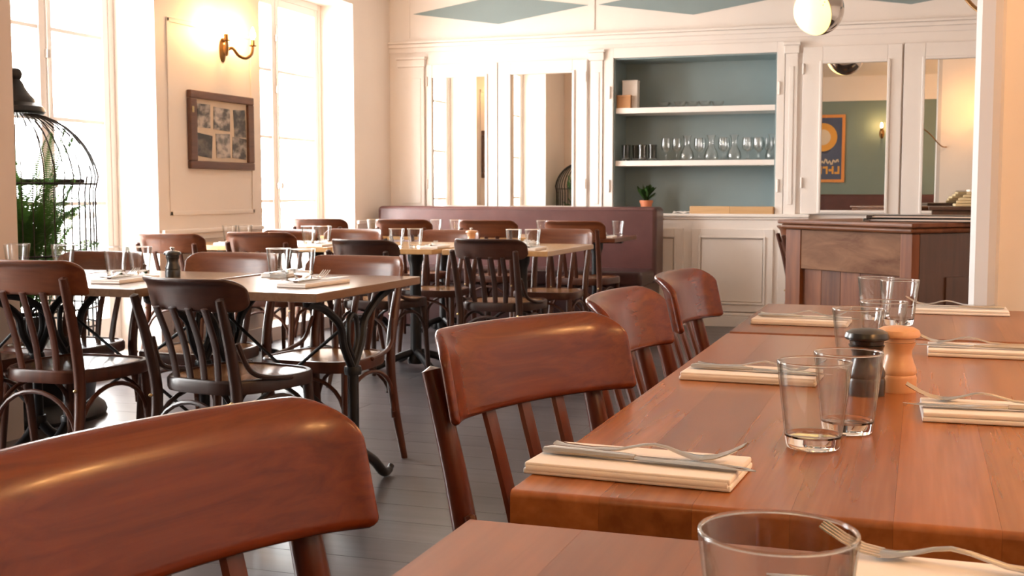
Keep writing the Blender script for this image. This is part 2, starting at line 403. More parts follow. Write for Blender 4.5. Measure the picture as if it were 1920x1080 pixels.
# pilasters
def pilaster(n, x0, x1):
    b = nb(); box(b, x0, x1, YB - 0.03, YB, 0.90, 2.20, 0.003); box(b, x0 - 0.012, x1 + 0.012, YB - 0.045, YB, 2.20, 2.265, 0.006)
    box(b, x0 - 0.02, x1 + 0.02, YB - 0.055, YB, 2.265, 2.29, 0.005); box(b, x0 + 0.03, x1 - 0.03, YB - 0.036, YB, 1.0, 2.1, 0.003)
    struct('trim_%d' % n, b, M['trim'], smooth=True)
pilaster(2, -4.43, -4.19); pilaster(3, -2.67, -2.565); pilaster(4, -1.06, -0.965)
af = nb()
box(af, NX0 - 0.085, NX0, YB - 0.02, YB, 0.92, 2.30, 0.003); box(af, NX1, NX1 + 0.06, YB - 0.02, YB, 0.92, 2.30, 0.003)
box(af, NX0, NX1, YB - 0.02, YB, NZ1, 2.30, 0.003)
struct('trim_5', af, M['trim'], smooth=True)
# front wall behind the camera (seen in the mirror), right wall, pillar wall
wf = nb(); box(wf, -5.05, 1.45, -1.15, -1.0, 0, 2.60)
struct('wall_front', wf, M['tealwall'])
wf2 = nb(); box(wf2, -5.05, 1.45, -1.15, -0.97, 2.60, ZC)
struct('trim_6', wf2, M['ceil'])
struct('wall_right', bx(1.30, 1.45, -1.0, 3.75, 0, ZC), M['wall'])
pw = nb(); box(pw, 0.19, 1.45, 3.75, 4.15, 0, ZC)
struct('wall_pillar', pw, M['wall'])
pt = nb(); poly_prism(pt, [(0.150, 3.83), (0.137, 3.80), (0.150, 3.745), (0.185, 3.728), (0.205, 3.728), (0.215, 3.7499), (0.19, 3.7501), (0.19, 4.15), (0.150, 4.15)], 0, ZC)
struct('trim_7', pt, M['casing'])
struct('wall_right_far', bx(2.60, 2.75, 4.15, 10.4, 0, ZC), M['wall'])
struct('wall_pillar_return', bx(1.45, 2.75, 4.0, 4.15, 0, ZC), M['wall'])
# dado, skirting and panel mouldings on the left wall
d = nb()
for a, b in ((6.42, 7.63), (9.17, 9.86)):
    box(d, XL, XL + 0.03, a, b, 0.83, 0.86, 0.006); box(d, XL, XL + 0.015, a, b, 0.79, 0.83, 0.004); box(d, XL, XL + 0.02, a, b, 0, 0.12, 0.004)
struct('trim_8', d, M['trim'], smooth=True)
d = nb()
def mould(bm, a, b, z0, z1, w=0.028):
    box(bm, XL, XL + 0.007, a, a + w, z0, z1, 0.003); box(bm, XL, XL + 0.007, b - w, b, z0, z1, 0.005)
    box(bm, XL, XL + 0.007, a, b, z0, z0 + w, 0.003); box(bm, XL, XL + 0.007, a, b, z1 - w, z1, 0.005)
mould(d, 6.52, 7.54, 0.95, 2.2); mould(d, 6.52, 7.54, 0.2, 0.74); mould(d, 9.30, 9.75, 0.2, 0.74)
struct('trim_9', d, M['wall'], smooth=True)
struct('street_ground', bx(-40, -5.2, -25, 35, -0.4, -0.15), M['street'])

# ------------------------------------------------------------------ windows
def window(n, y0, y1, full=True):
    xf = -4.86
    root = struct('window_%d' % n, nb(), None)
    fr = nb(); w = 0.05
    box(fr, xf - 0.03, xf + 0.03, y0, y0 + w, SILL, HEAD, 0.004); box(fr, xf - 0.03, xf + 0.03, y1 - w, y1, SILL, HEAD, 0.004)
    box(fr, xf - 0.03, xf + 0.03, y0 + w, y1 - w, HEAD - 0.05, HEAD, 0.004); box(fr, xf - 0.03, xf + 0.03, y0 + w, y1 - w, SILL, SILL + 0.05, 0.004)
    struct('window_frame', fr, M['trim'], root, True)
    ym = (y0 + y1) / 2
    for s, (a, b) in enumerate(((y0 + w, ym), (ym, y1 - w))):
        c = nb(); sw = 0.055; z0, z1 = SILL + 0.05, HEAD - 0.05
        box(c, xf - 0.022, xf + 0.026, a + .002, a + sw, z0, z1, 0.005); box(c, xf - 0.022, xf + 0.026, b - sw, b - .002, z0, z1, 0.005)
        box(c, xf - 0.022, xf + 0.026, a + sw, b - sw, z1 - 0.06, z1, 0.004); box(c, xf - 0.022, xf + 0.026, a + sw, b - sw, z0, z0 + 0.16, 0.004)
        for z in (0.72, 1.03, 1.53, 2.05):
            if z != 0.72: box(c, xf - 0.014, xf + 0.018, a + sw, b - sw, z - 0.012, z + 0.012, 0.003)
        cs = struct('casement', c, M['trim'], root, True)
        zz = [z0 + 0.16, 1.03, 1.53, 2.05, z1 - 0.06]
        for q in range(4):
            struct('pane', bx(xf - 0.002, xf + 0.002, a + sw - .003, b - sw + .003, zz[q] + (0.012 if q else 0) - .003, zz[q + 1] - (0.012 if q < 3 else 0) + .003), M['pane'], cs)
    hb = nb(); tube(hb, [(xf + 0.04, ym, 0.35), (xf + 0.04, ym, 2.4)], 0.007, 8)
    for z in (0.5, 1.15, 1.9, 2.3): box(hb, xf + 0.026, xf + 0.05, ym - 0.014, ym + 0.014, z - 0.025, z + 0.025, 0.004)
    lathe(hb, [(0, -0.03), (0.014, -0.022), (0.02, 0), (0.014, 0.022), (0, 0.03)], 12, (xf + 0.065, ym, 1.15))
    struct('espagnolette_bolt', hb, M['handle'], root, True)
    if full:
        rl = thing('balcony_railing', 'iron railing outside the %s window' % ('tall left' if n == 1 else 'narrower far'), 'railing', (0, 0, 0))
        b = nb(); tube(b, [(-5.10, y0 - 0.1, 0.95), (-5.10, y1 + 0.1, 0.95)], 0.022, 8); obj('handrail', b, M['handle'], rl)
        b = nb(); tube(b, [(-5.10, y0 - 0.1, 0.18), (-5.10, y1 + 0.1, 0.18)], 0.012, 8); obj('bottom_rail', b, M['handle'], rl)
        b = nb(); tube(b, [(0, 0, 0.18), (0, 0, 0.95)], 0.008, 6); o = obj('baluster', b, M['handle'], rl); o.location = (-5.10, y0, 0)
        k = int((y1 - y0) / 0.11)
        for i in range(1, k + 1): inst('baluster', o.data, rl, (-5.10, y0 + (y1 - y0) * i / k, 0))
        b = nb(); box(b, -5.16, -5.04, y0 - 0.1, y1 + 0.1, 0.04, 0.12); obj('ledge', b, M['street'], rl)
for i, (a, b) in enumerate(WINDOWS): window(i + 1, a, b, i < 2)

# ------------------------------------------------------------------ built-in joinery on the back wall
def mirror_door(label, x0, x1, mx0, mx1, z0, z1, mz0, mz1, hinge):
    t = thing('mirrored_door', label, 'door', ((x0 + x1) / 2, YB, z0), 0)
    cx = (x0 + x1) / 2; b = nb(); y0, y1 = -0.034, -0.001
    box(b, x0 - cx, mx0 - cx, y0, y1, 0, z1 - z0, 0.004); box(b, mx1 - cx, x1 - cx, y0, y1, 0, z1 - z0, 0.004)
    box(b, mx0 - cx, mx1 - cx, y0, y1, 0, mz0 - z0, 0.004); box(b, mx0 - cx, mx1 - cx, y0, y1, mz1 - z0, z1 - z0, 0.004)
    obj('door_frame', b, M['trim'], t)
    b = nb(); m_ = 0.022
    for (a, c, e, f) in ((mx0 - m_, mx0, mz0 - m_, mz1 + m_), (mx1, mx1 + m_, mz0 - m_, mz1 + m_), (mx0, mx1, mz0 - m_, mz0), (mx0, mx1, mz1, mz1 + m_)):
        box(b, a - cx, c - cx, -0.046, -0.0345, e - z0, f - z0, 0.005)
    obj('beading', b, M['trim'], t)
    obj('mirror', bx(mx0 - cx, mx1 - cx, -0.02, -0.012, mz0 - z0, mz1 - z0), M['mirror'], t, False)
    for z in (0.25, 1.15):
        b = nb(); tube(b, [(hinge - cx, -0.04, z - 0.04), (hinge - cx, -0.04, z + 0.04)], 0.008, 8); obj('hinge', b, M['trim'], t)
mirror_door('white panelled cupboard door with tall mirror, nearest the far window', -4.165, -3.505, -4.109, -3.613, 0.92, 2.215, 0.98, 2.099, -4.16)
mirror_door('white cupboard door whose mirror reflects the caged fern, left of the alcove', -3.492, -2.70, -3.378, -2.828, 0.92, 2.215, 0.98, 2.106, -2.71)
mirror_door('white cupboard door whose mirror reflects the pendant globe and a poster', -0.925, -0.175, -0.772, -0.283, 0.924, 2.245, 0.955, 2.110, -0.92)
mirror_door('white cupboard door with mirror half hidden behind the right pillar', -0.160, 0.66, -0.005, 0.52, 0.924, 2.245, 0.955, 2.117, 0.65)
for z, z2, lab in ((1.757, 1.803, 'upper white shelf board across the blue alcove'), (1.318, 1.362, 'lower white shelf board across the blue alcove')):
    t = obj('shelf_board', bx(NX0 + 0.014, NX1 - 0.014, YB + 0.02, YB + ND - 0.002, z, z2, 0.003), M['trim']); tag(t, lab, 'shelf', 'alcove shelves')
# hinges painted over on the alcove frame
for x in (NX0 - 0.03, NX1 + 0.02):
    for z in (1.15, 1.93):
        b = nb(); tube(b, [(x, YB - 0.024, z - 0.05), (x, YB - 0.024, z + 0.05)], 0.009, 8); struct('painted_hinge', b, M['trim'], wback, True)
# base cupboards
bc = thing('base_cupboard', 'white panelled base cupboard below the blue shelf alcove', 'cupboard', (0, YB, 0))
b = nb(); box(b, -2.62, -0.86, -0.06, -0.001, 0, 0.895); obj('body', b, M['trim'], bc, False)
b = nb(); box(b, -2.64, -0.85, -0.085, -0.0, 0.895, 0.922, 0.008, 3); box(b, -2.63, -0.855, -0.072, 0.0, 0.878, 0.895, 0.004); obj('ledge', b, M['trim'], bc)
def panel(x0, x1, z0, z1):
    b = nb(); fw_ = 0.075; y0, y1 = -0.078, -0.0605
    box(b, x0, x0 + fw_, y0, y1, z0, z1, 0.003); box(b, x1 - fw_, x1, y0, y1, z0, z1, 0.003)
    box(b, x0 + fw_, x1 - fw_, y0, y1, z0, z0 + fw_, 0.003); box(b, x0 + fw_, x1 - fw_, y0, y1, z1 - fw_, z1, 0.003)
    dr = obj('cupboard_door', b, M['trim'], bc)
    b = nb(); box(b, x0 + fw_ + 0.006, x1 - fw_ - 0.006, -0.072, -0.0605, z0 + fw_ + 0.006, z1 - fw_ - 0.006, 0.009, 2); obj('raised_panel', b, M['trim'], dr)
    b = nb(); q = 0.016
    for (a, c, e, f) in ((x0 + fw_ - q, x0 + fw_, z0 + fw_ - q, z1 - fw_ + q), (x1 - fw_, x1 - fw_ + q, z0 + fw_ - q, z1 - fw_ + q), (x0 + fw_, x1 - fw_, z0 + fw_ - q, z0 + fw_), (x0 + fw_, x1 - fw_, z1 - fw_, z1 - fw_ + q)):
        box(b, a, c, -0.088, -0.079, e, f, 0.004)
    obj('door_moulding', b, M['trim'], dr)
panel(-1.79, -1.13, 0.125, 0.80); panel(-2.55, -1.86, 0.125, 0.80); panel(-1.085, -0.89, 0.125, 0.80)
b = nb(); box(b, -2.63, -0.855, -0.09, 0, 0, 0.085, 0.004); box(b, -2.63, -0.855, -0.08, 0, 0.085, 0.115, 0.01, 3); obj('plinth', b, M['trim'], bc)
struct('baseboard_back', bx(-0.85, 2.6, YB - 0.03, YB, 0, 0.12, 0.004), M['trim'])

# ------------------------------------------------------------------ banquette along the back wall
bq = thing('banquette', 'long oxblood leather banquette under the mirrored doors', 'banquette', (0, 0, 0))
def curved_back(x0, x1, yf, yb, z0, z1):
    b = nb(); box(b, x0, x1, yf, yb, z0, z1, 0.035, 4); return b
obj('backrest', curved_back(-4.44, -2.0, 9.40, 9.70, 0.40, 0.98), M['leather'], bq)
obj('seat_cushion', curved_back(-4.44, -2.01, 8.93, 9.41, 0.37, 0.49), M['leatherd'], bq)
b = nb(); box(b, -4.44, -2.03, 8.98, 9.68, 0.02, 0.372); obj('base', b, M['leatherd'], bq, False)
b = nb()
for x in (-2.0, -4.44): pass
tube(b, [(-4.42, 9.403, 0.955), (-2.03, 9.403, 0.955)], 0.006, 6); obj('piping', b, M['leather'], bq)

# ------------------------------------------------------------------ bistro chairs
def post_pts(s, ht):
    k = ht / 0.88
    return curve_pts([(s * 0.195, -0.285, 0.0), (s * 0.182, -0.225, 0.25 * k), (s * 0.176, -0.200, 0.46 * k), (s * 0.180, -0.232, 0.66 * k), (s * 0.186, -0.283, 0.845 * k)], 5)
def plate_fn(w, z0, z1, curl, rc=0.048, rb=0.012):
    def fn(u, v):
        x = (u - 0.5) * w
        e = abs(x) / (w / 2)
        d = max(0.0, abs(x) - (w / 2 - rc))
        zt = z1 - (rc - math.sqrt(max(0, rc * rc - d * d))) * 0.98
        d2 = max(0.0, abs(x) - (w / 2 - rb)); zb = z0 + (rb - math.sqrt(max(0, rb * rb - d2 * d2)))
        z = zb + (zt - zb) * v
        h = (z - z0) / (z1 - z0)
        def yy(x_, h_):
            e_ = abs(x_) / (w / 2)
            return -0.252 - 0.03 * h_ + curl * e_ ** 2.2 + 0.014 * max(0, (e_ - 0.72) / 0.28) ** 2 - 0.022 * max(0, (h_ - 0.72) / 0.28) ** 2
        y = yy(x, h)
        dx = 0.002; dh = 0.02
        tx = Vector((2 * dx, yy(x + dx, h) - yy(x - dx, h), 0)); tz = Vector((0, yy(x, h + dh) - yy(x, h - dh), 2 * dh * (z1 - z0)))
        n = tz.cross(tx).normalized()
        return Vector((x, y, z)), n, min(w / 2 - abs(x), zt - z, z - zb)
    return fn
def seat_outline(n=40, grow=0.0):
    out = []
    for i in range(n):
        a = 2 * math.pi * i / n; c, s = math.cos(a), math.sin(a)
        p = 2.0 / 3.4
        x = math.copysign(abs(c) ** p, c); y = math.copysign(abs(s) ** p, s)
        wy = 0.198 + 0.018 * y
        out.append((x * (wy + grow), 0.005 + y * (0.21 + grow)))
    return out
def make_chair(red=False, bracket=True, low=False):
    """low: the darker chairs, with a shorter, deeper-curved and round-ended back and four slats"""
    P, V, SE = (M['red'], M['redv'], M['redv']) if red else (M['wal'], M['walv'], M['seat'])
    t = thing('bistro_chair', 'x', 'chair')
    w = 0.45
    dz = -0.055 if low else 0.0; sz = 0.015            # back shift, seat shift
    fn = plate_fn(0.43, 0.722, 0.830, 0.075, 0.046, 0.040) if low else plate_fn(w, 0.757 if red else 0.762, 0.885, 0.042)
    o = obj('backrest', sheet(fn, 44, 20, 0.016), P, t, True, 75)
    for s in (-1, 1):
        b = nb(); pts = post_pts(s, 0.80 if low else 0.86); n = len(pts)
        rad = [0.0140 + 0.006 * math.sin(math.pi * min(1, (i / n) * 1.0)) for i in range(n)]
        tube(b, pts, rad, 10); obj('back_post', b, V, t)
    for x in ((-0.105, -0.035, 0.035, 0.105) if low else (-0.085, 0.0, 0.085)):
        b = nb(); pts = curve_pts([(x * 0.85, -0.188, 0.465), (x * 0.95, -0.212, 0.60), (x, -0.266, 0.772 + dz * 0.7)], 4)
        tube(b, pts, 0.0075, 8, True, 2.0, (0, 1, 0)); obj('slat', b, V, t)
    b = nb(); ol = seat_outline(40, -0.012); m = len(ol)
    top = [b.verts.new((x, y, 0.470 + sz)) for x, y in ol]; bot = [b.verts.new((x, y, 0.452 + sz)) for x, y in ol]
    mid = [b.verts.new((x * 0.72, y * 0.72, 0.464 + sz)) for x, y in ol]; c = b.verts.new((0, 0, 0.461 + sz))
    b.faces.new(bot[::-1])
    for i in range(m):
        j = (i + 1) % m
        b.faces.new((top[i], top[j], mid[j], mid[i])); b.faces.new((mid[i], mid[j], c)); b.faces.new((bot[i], bot[j], top[j], top[i]))
    obj('seat', b, SE, t)
    b = nb(); o2 = seat_outline(40, 0.0); rings = []
    for x, y in o2:
        d = Vector((x, y - 0.005, 0)).normalized(); p_ = Vector((x, y, 0))
        rings.append([b.verts.new(p_ + d * dd + Vector((0, 0, zz + sz))) for dd, zz in ((-0.013, 0.43), (0.006, 0.428), (0.010, 0.436), (0.010, 0.466), (0.004, 0.474), (-0.008, 0.475), (-0.013, 0.470))])
    for i in range(m):
        a, d_ = rings[i], rings[(i + 1) % m]
        for k in range(7): b.faces.new((a[k], d_[k], d_[(k + 1) % 7], a[(k + 1) % 7]))
    obj('seat_rim', b, V, t)
    for s in (-1, 1):
        b = nb(); tube(b, curve_pts([(s * 0.172, 0.165, 0.45), (s * 0.180, 0.185, 0.2), (s * 0.188, 0.200, 0.0)], 4), [0.0185 - 0.006 * i / 8 for i in range(9)], 10); obj('leg', b, V, t)
    def arch(a, b_, rise_z, low_z):
        a = Vector(a); b_ = Vector(b_); pts = []
        for i in range(15):
            f = i / 14; ang = math.pi * f
            p_ = a.lerp(b_, 0.5 - 0.5 * math.cos(ang) * 1.0); p_.z = low_z + (rise_z - low_z) * math.sin(ang) ** 0.75
            pts.append(p_)
        q = nb(); tube(q, pts, 0.0085, 8); obj('arch_brace', q, V, t)
    arch((-0.178, -0.222, 0), (0.178, -0.222, 0), 0.415, 0.19)
    arch((-0.174, 0.182, 0), (0.174, 0.182, 0), 0.42, 0.24)
    for s in (-1, 1): arch((s * 0.182, -0.214, 0), (s * 0.176, 0.178, 0), 0.42, 0.22)
    for s in (-1, 1):
        if bracket:
            b = nb(); tube(b, curve_pts([(s * 0.186, -0.205, 0.62), (s * 0.200, -0.16, 0.525), (s * 0.212, -0.07, 0.493), (s * 0.214, 0.03, 0.483)], 5), 0.009, 8); obj('arm_bracket', b, V, t)
        b = nb(); bmesh.ops.create_uvsphere(b, u_segments=8, v_segments=6, radius=0.007); obj('bolt', b, M['pin'], t, loc=(s * 0.178, -0.228, 0.425))
    return t
ch_plain = make_chair(False, False); ch_brk = make_chair(False, True, True); ch_f = make_chair(False, True); ch_red = make_chair(True, True)
used = {}
def place(proto, x, y, face, zt, label, group, wood_set=None, back=0.235):
    """(x, y): plan position of the middle of the backrest, face: heading in degrees (0 = towards +y)"""
    a = R(face); fx, fy = -math.sin(a), math.cos(a)
    loc = (x + fx * back, y + fy * back, 0)
    if proto.name not in used:
        used[proto.name] = 1; o = proto; KIDS.setdefault(proto.name, list(proto.children)); base = True
        o.location = loc; o.rotation_euler = (0, 0, a); o['label'] = label; o['group'] = group
    else:
        o = dup(proto, loc, a, label, group)
    s = zt / (0.830 if proto is ch_brk else 0.885)
    o.scale = (1, 1, s)
    if wood_set:
        P, V, SE = wood_set
        for c in o.children:
            nm = c.name.split('.')[0]
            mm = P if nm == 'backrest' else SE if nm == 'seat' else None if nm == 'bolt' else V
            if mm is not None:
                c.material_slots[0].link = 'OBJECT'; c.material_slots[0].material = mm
    return o
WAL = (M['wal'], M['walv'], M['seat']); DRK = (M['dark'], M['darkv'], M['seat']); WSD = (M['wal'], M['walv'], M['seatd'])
G0 = 'red-brown chairs along the right-hand tables'
RED = None
place(ch_red, -0.600, 0.862, -105, 0.895, 'nearest red-brown chair back, cropped by the lower left of the view', G0)
place(ch_red, -0.572, 1.790, -112, 0.895, 'red-brown lacquered chair beside the folded napkin with crossed fork and knife', G0)
place(ch_red, -0.560, 2.400, -92, 0.892, 'third red-brown chair from the front along the right-hand tables', G0)
place(ch_red, -0.548, 2.990, -93, 0.897, 'farthest red-brown chair along the right-hand tables, before the white cupboard', G0)
G1 = 'chairs at the window row of tables'
place(ch_plain, -2.915, 3.360, 0, 0.868, 'brown slatted chair with its back to us at far left, before the fern cage', G1, WSD)
place(ch_brk, -2.258, 3.330, -10, 0.822, 'dark chair with its back to us behind the nearest chair back', G1, DRK)
place(ch_plain, -3.43, 3.30, -6, 0.87, 'brown chair mostly cropped by the left edge, only its seat showing', G1, WSD)
place(ch_plain, -3.43, 4.420, 180, 0.835, 'brown chair facing us below the bird cage', G1, WSD)
place(ch_plain, -2.790, 4.460, 180, 0.838, 'brown chair with a shiny backrest facing us behind the black mill', G1, WAL)
place(ch_f, -2.205, 4.450, 178, 0.835, 'brown chair facing us at the corner table, shiny seat under its top', G1, WAL)
G2 = 'chairs at the middle row of tables'
place(ch_plain, -4.21, 6.05, 4, 0.855, 'brown chair with its back to us under the framed photographs', G2, WAL)
place(ch_plain, -3.60, 6.05, 2, 0.87, 'brown chair with its back to us, right of the framed photographs', G2, WAL)
place(ch_brk, -2.945, 6.02, -6, 0.836, 'very dark chair with its back to us before the middle honey table', G2, DRK)
place(ch_brk, -2.215, 6.06, -4, 0.848, 'dark slatted chair with its back to us before the rightmost honey table', G2, DRK)
place(ch_plain, -4.27, 7.58, 180, 0.83, 'brown chair facing us against the wall below the sconce', G2, WAL)
place(ch_plain, -3.76, 7.58, 180, 0.84, 'brown chair with a pale sheen on its backrest, below the far window', G2, WAL)
place(ch_plain, -3.04, 7.58, 180, 0.84, 'brown chair facing us behind the middle honey table', G2, WAL)
place(ch_plain, -2.25, 7.58, 180, 0.855, 'brown chair facing us behind the rightmost honey table', G2, WAL)
G3 = 'chairs drawn up to the banquette tables'
place(ch_plain, -4.285, 8.06, 3, 0.90, 'brown chair with its back to us below the far window, facing the banquette', G3, WAL)
place(ch_plain, -3.60, 8.06, 0, 0.90, 'dark red chair facing the left end of the banquette', G3, WAL)
place(ch_plain, -2.94, 8.06, -2, 0.90, 'brown chair facing the middle of the banquette', G3, WAL)
place(ch_plain, -2.285, 8.02, -6, 0.90, 'brown chair facing the right end of the banquette', G3, WAL)
place(ch_plain, -0.86, 8.30, -78, 0.87, 'brown chair seen edge-on behind the left end of the wooden counter', 'chair by the counter', WAL)

# ------------------------------------------------------------------ tables
TZ = 0.77
def board_top(t, x0, x1, y0, y1, th, mat, nbd):
    wdt = (x1 - x0) / nbd
    b = nb(); box(b, 0.0001, wdt - 0.0001, 0, y1 - y0, -th, 0)
    es = [e for e in b.edges if abs(e.verts[0].co.x - e.verts[1].co.x) > 0.01]
    bmesh.ops.bevel(b, geom=es, offset=0.008, segments=4, affect='EDGES', profile=0.5)
    me = None
    for i in range(nbd):
        if me is None:
            o = obj('board', b, mat, t); o.location = (x0, y0, TZ); me = o.data
        else: inst('board', me, t, (x0 + i * wdt, y0, TZ))
def pedestal(t, cx, cy, h, sp=1.0):
    b = nb(); lathe(b, [(0, 0.03), (0.05, 0.03), (0.052, 0.06), (0.036, 0.09), (0.034, 0.3), (0.036, h - 0.1), (0.05, h - 0.06), (0.05, h - 0.02), (0, h - 0.02)], 16, (cx, cy, 0)); obj('column', b, M['iron'], t)
    for k in range(4):
        b = nb(); a = math.pi / 4 + k * math.pi / 2; dx, dy = math.cos(a), math.sin(a)
        tube(b, curve_pts([(cx + dx * 0.03, cy + dy * 0.03, 0.10), (cx + dx * 0.12, cy + dy * 0.12, 0.075), (cx + dx * 0.25 * sp, cy + dy * 0.25 * sp, 0.028), (cx + dx * 0.30 * sp, cy + dy * 0.30 * sp, 0.018)], 4), [0.024] * 9 + [0.022, 0.02, 0.018, 0.018], 10); obj('foot', b, M['iron'], t)
    b = nb(); box(b, cx - 0.2, cx + 0.2, cy - 0.025, cy + 0.025, h - 0.022, h, 0.004); box(b, cx - 0.025, cx + 0.025, cy - 0.2, cy + 0.2, h - 0.020, h - .001, 0.004); obj('top_bracket', b, M['iron'], t)
def right_table(label, y0, y1, nbd, mat):
    t = thing('dining_table', label, 'table', (0, 0, 0), 0, 'right-hand row of tables')
    board_top(t, -0.425, 0.285, y0, y1, 0.044, mat, nbd)
    n = 2 if y1 - y0 > 1.1 else 1
    for i in range(n): pedestal(t, 0.11, y0 + (y1 - y0) * (i + 0.5) / n, TZ - 0.044, 0.8)
right_table('nearest brown plank table at the bottom of the view, under the large tumbler', -0.28, 1.118, 6, M['topd'])
right_table('long orange-brown table carrying the black and the beech mills', 1.236, 2.812, 7, M['top'])
right_table('far brown table of the right-hand row, before the wooden counter', 2.838, 3.60, 7, M['topd'])

def iron_frame(t, x, y0, y1, h):
    """cast-iron end frame in the y-z plane"""
    ym = (y0 + y1) / 2; b = nb(); K = 0.34
    tube(b, [(x, ym, 0.20), (x, ym, 0.46)], 0.021, 10)
    lathe(b, [(0.0, 0), (0.03, 0.0), (0.033, 0.015), (0.03, 0.03), (0, 0.03)], 12, (x, ym, 0.44)); lathe(b, [(0.0, 0), (0.03, 0.0), (0.033, 0.015), (0.03, 0.03), (0, 0.03)], 12, (x, ym, 0.19))
    obj('frame_post', b, M['iron'], t)
    for s in (-1, 1):
        b = nb(); tube(b, curve_pts([(x, ym + s * 0.005, 0.46), (x, ym + s * 0.07, 0.55), (x, ym + s * 0.10, 0.63), (x, ym + s * 0.22, 0.70), (x, ym + s * K, h - 0.012)], 5), 0.015, 8); obj('frame_arm', b, M['iron'], t)
        b = nb(); tube(b, curve_pts([(x, ym, 0.50), (x, ym + s * 0.035, 0.56), (x, ym + s * 0.03, 0.64), (x, ym + s * 0.0, 0.66)], 5), 0.010, 8); obj('frame_scroll', b, M['iron'], t)
        b = nb(); tube(b, curve_pts([(x, ym + s * 0.006, 0.20), (x, ym + s * 0.07, 0.14), (x, ym + s * 0.17, 0.085), (x, ym + s * 0.25, 0.026), (x, ym + s * 0.30, 0.020), (x, ym + s * 0.325, 0.034)], 5), [0.019] * 16 + [0.018, 0.017, 0.016, 0.015, 0.015, 0.014, 0.013, 0.012, 0.012, 0.012], 10); obj('frame_foot', b, M['iron'], t)
    b = nb(); box(b, x - 0.018, x + 0.018, ym - K, ym + K, h - 0.014, h, 0.004); obj('top_bar', b, M['iron'], t)
def iron_table(label, x0, x1, y0, y1, top, group, inset=0.015):
    t = thing('bistro_table', label, 'table', (0, 0, 0), 0, group)
    obj('tabletop', bx(x0, x1, y0, y1, TZ - 0.03, TZ, 0.004, 2), top, t)
    h = TZ - 0.03
    xa, xb = x0 + 0.018, x1 - inset
    iron_frame(t, xa, y0, y1, h); iron_frame(t, xb, y0, y1, h); ym = (y0 + y1) / 2
    for (z0, z1) in ((0.64, 0.22), (0.22, 0.64)):
        b = nb(); tube(b, [(xa, ym, z0), (xb, ym, z1)], 0.0065, 8); obj('tie_rod', b, M['iron'], t)
H = 0.001
iron_table('pale table at far left under the bird cage, behind a cropped chair', -3.79, -3.21, 3.40, 4.25, M['pale'], 'window row of tables', 0.08)
iron_table('pale table with the black mill at its corner, left of the dark chair', -3.185, -2.53, 3.43, 4.28, M['pale'], 'window row of tables')
iron_table('pale iron-legged corner table nearest the aisle, two tumblers on it', -2.48, -1.855, 3.462, 4.318, M['pale'], 'window row of tables', 0.085)
def ped_table(label, x0, x1, y0, y1, top, group, py=None, sp=1.0):
    t = thing('bistro_table', label, 'table', (0, 0, 0), 0, group)
    obj('tabletop', bx(x0, x1, y0, y1, TZ - 0.03, TZ, 0.004, 2), top, t)
    pedestal(t, (x0 + x1) / 2, py or (y0 + y1) / 2, TZ - 0.03, sp)
ped_table('honey table against the wall under the framed photographs', -4.49, -3.99, 6.42, 7.25, M['honey'], 'middle row of tables')
ped_table('honey table under the right edge of the framed photographs, left of the very dark chair', -3.96, -3.36, 6.42, 7.25, M['honey'], 'middle row of tables')
ped_table('honey table in the middle of the room behind the very dark chair', -3.30, -2.66, 6.36, 7.35, M['honey'], 'middle row of tables')
ped_table('rightmost honey table of the middle row, small beech mill beside it', -2.60, -1.965, 6.36, 7.35, M['honey'], 'middle row of tables')
for x, lab in ((-4.20, 'banquette table in the corner by the far window'), (-3.55, 'banquette table before the first mirrored door'), (-2.92, 'banquette table before the second mirrored door'), (-2.28, 'rightmost banquette table, its corner jutting past the chair')):
    ped_table(lab, x - 0.28, x + 0.28 if x < -2.5 else -2.06, 8.28, 8.98, M['wal'] if x > -2.5 else M['honey'], 'tables along the banquette', 8.72, 0.65)

# ------------------------------------------------------------------ tumblers, mills, napkins and cutlery
def tumbler_bm(h=0.112, rt=0.0475, rb=0.0345, seg=40):
    """the tapering wall, open at the top, closed over the thick base"""
    b = nb(); w = 0.0023; zb = h * 0.165
    def ro(z): return rb + (rt - rb) * z / h
    prof = [(ro(zb) - w, zb), (ro(zb), zb), (ro(h * .4), h * .4), (ro(h * .7), h * .7), (rt, h - 0.0015), (rt - 0.0010, h - 0.0002), (rt - 0.0018, h), (rt - w - 0.0002, h - 0.0012), (ro(h * .7) - w, h * .7), (ro(h * .4) - w, h * .4), (ro(zb) - w, zb)]
    lathe(b, prof, seg); return b
def tumbler_base_bm(h=0.112, rt=0.0475, rb=0.0345, seg=40):
    b = nb(); zb = h * 0.165 - 0.0002; r1 = rb + (rt - rb) * 0.165
    lathe(b, [(0, 0.0015), (rb * 0.80, 0.0), (rb * 0.95, 0.0010), (rb, 0.0045), (r1, zb), (r1 - 0.0024, zb), (r1 * 0.88, zb - 0.003), (0, zb - 0.0045)], seg); return b
def tumbler_rim_bm(h=0.112, rt=0.0475, seg=40):
    b = nb(); c = rt - 0.0012; k = 8
    lathe(b, [(c + 0.0013 * math.cos(2 * math.pi * i / k), h + 0.0002 + 0.0013 * math.sin(2 * math.pi * i / k)) for i in range(k + 1)], seg)
    bmesh.ops.remove_doubles(b, verts=b.verts[:], dist=1e-6); return b
tum = None
def tumbler(x, y, label, group, s=1.0, rz=0.0, z=TZ):
    global tum
    if tum is None:
        o = obj('tumbler', tumbler_bm(), M['glass'], None, True, 70); bs = obj('thick_base', tumbler_base_bm(), M['glassbase'], o, True, 50); ri = obj('rim', tumbler_rim_bm(), M['glassbase'], o, True, 80); tum = (o.data, bs.data, ri.data)
    else: o = inst('tumbler', tum[0]); inst('thick_base', tum[1], o); inst('rim', tum[2], o)
    o.location = (x, y, z + 0.0005); o.scale = (s, s, s); o.rotation_euler = (0, 0, rz)
    return tag(o, label, 'glass', group)
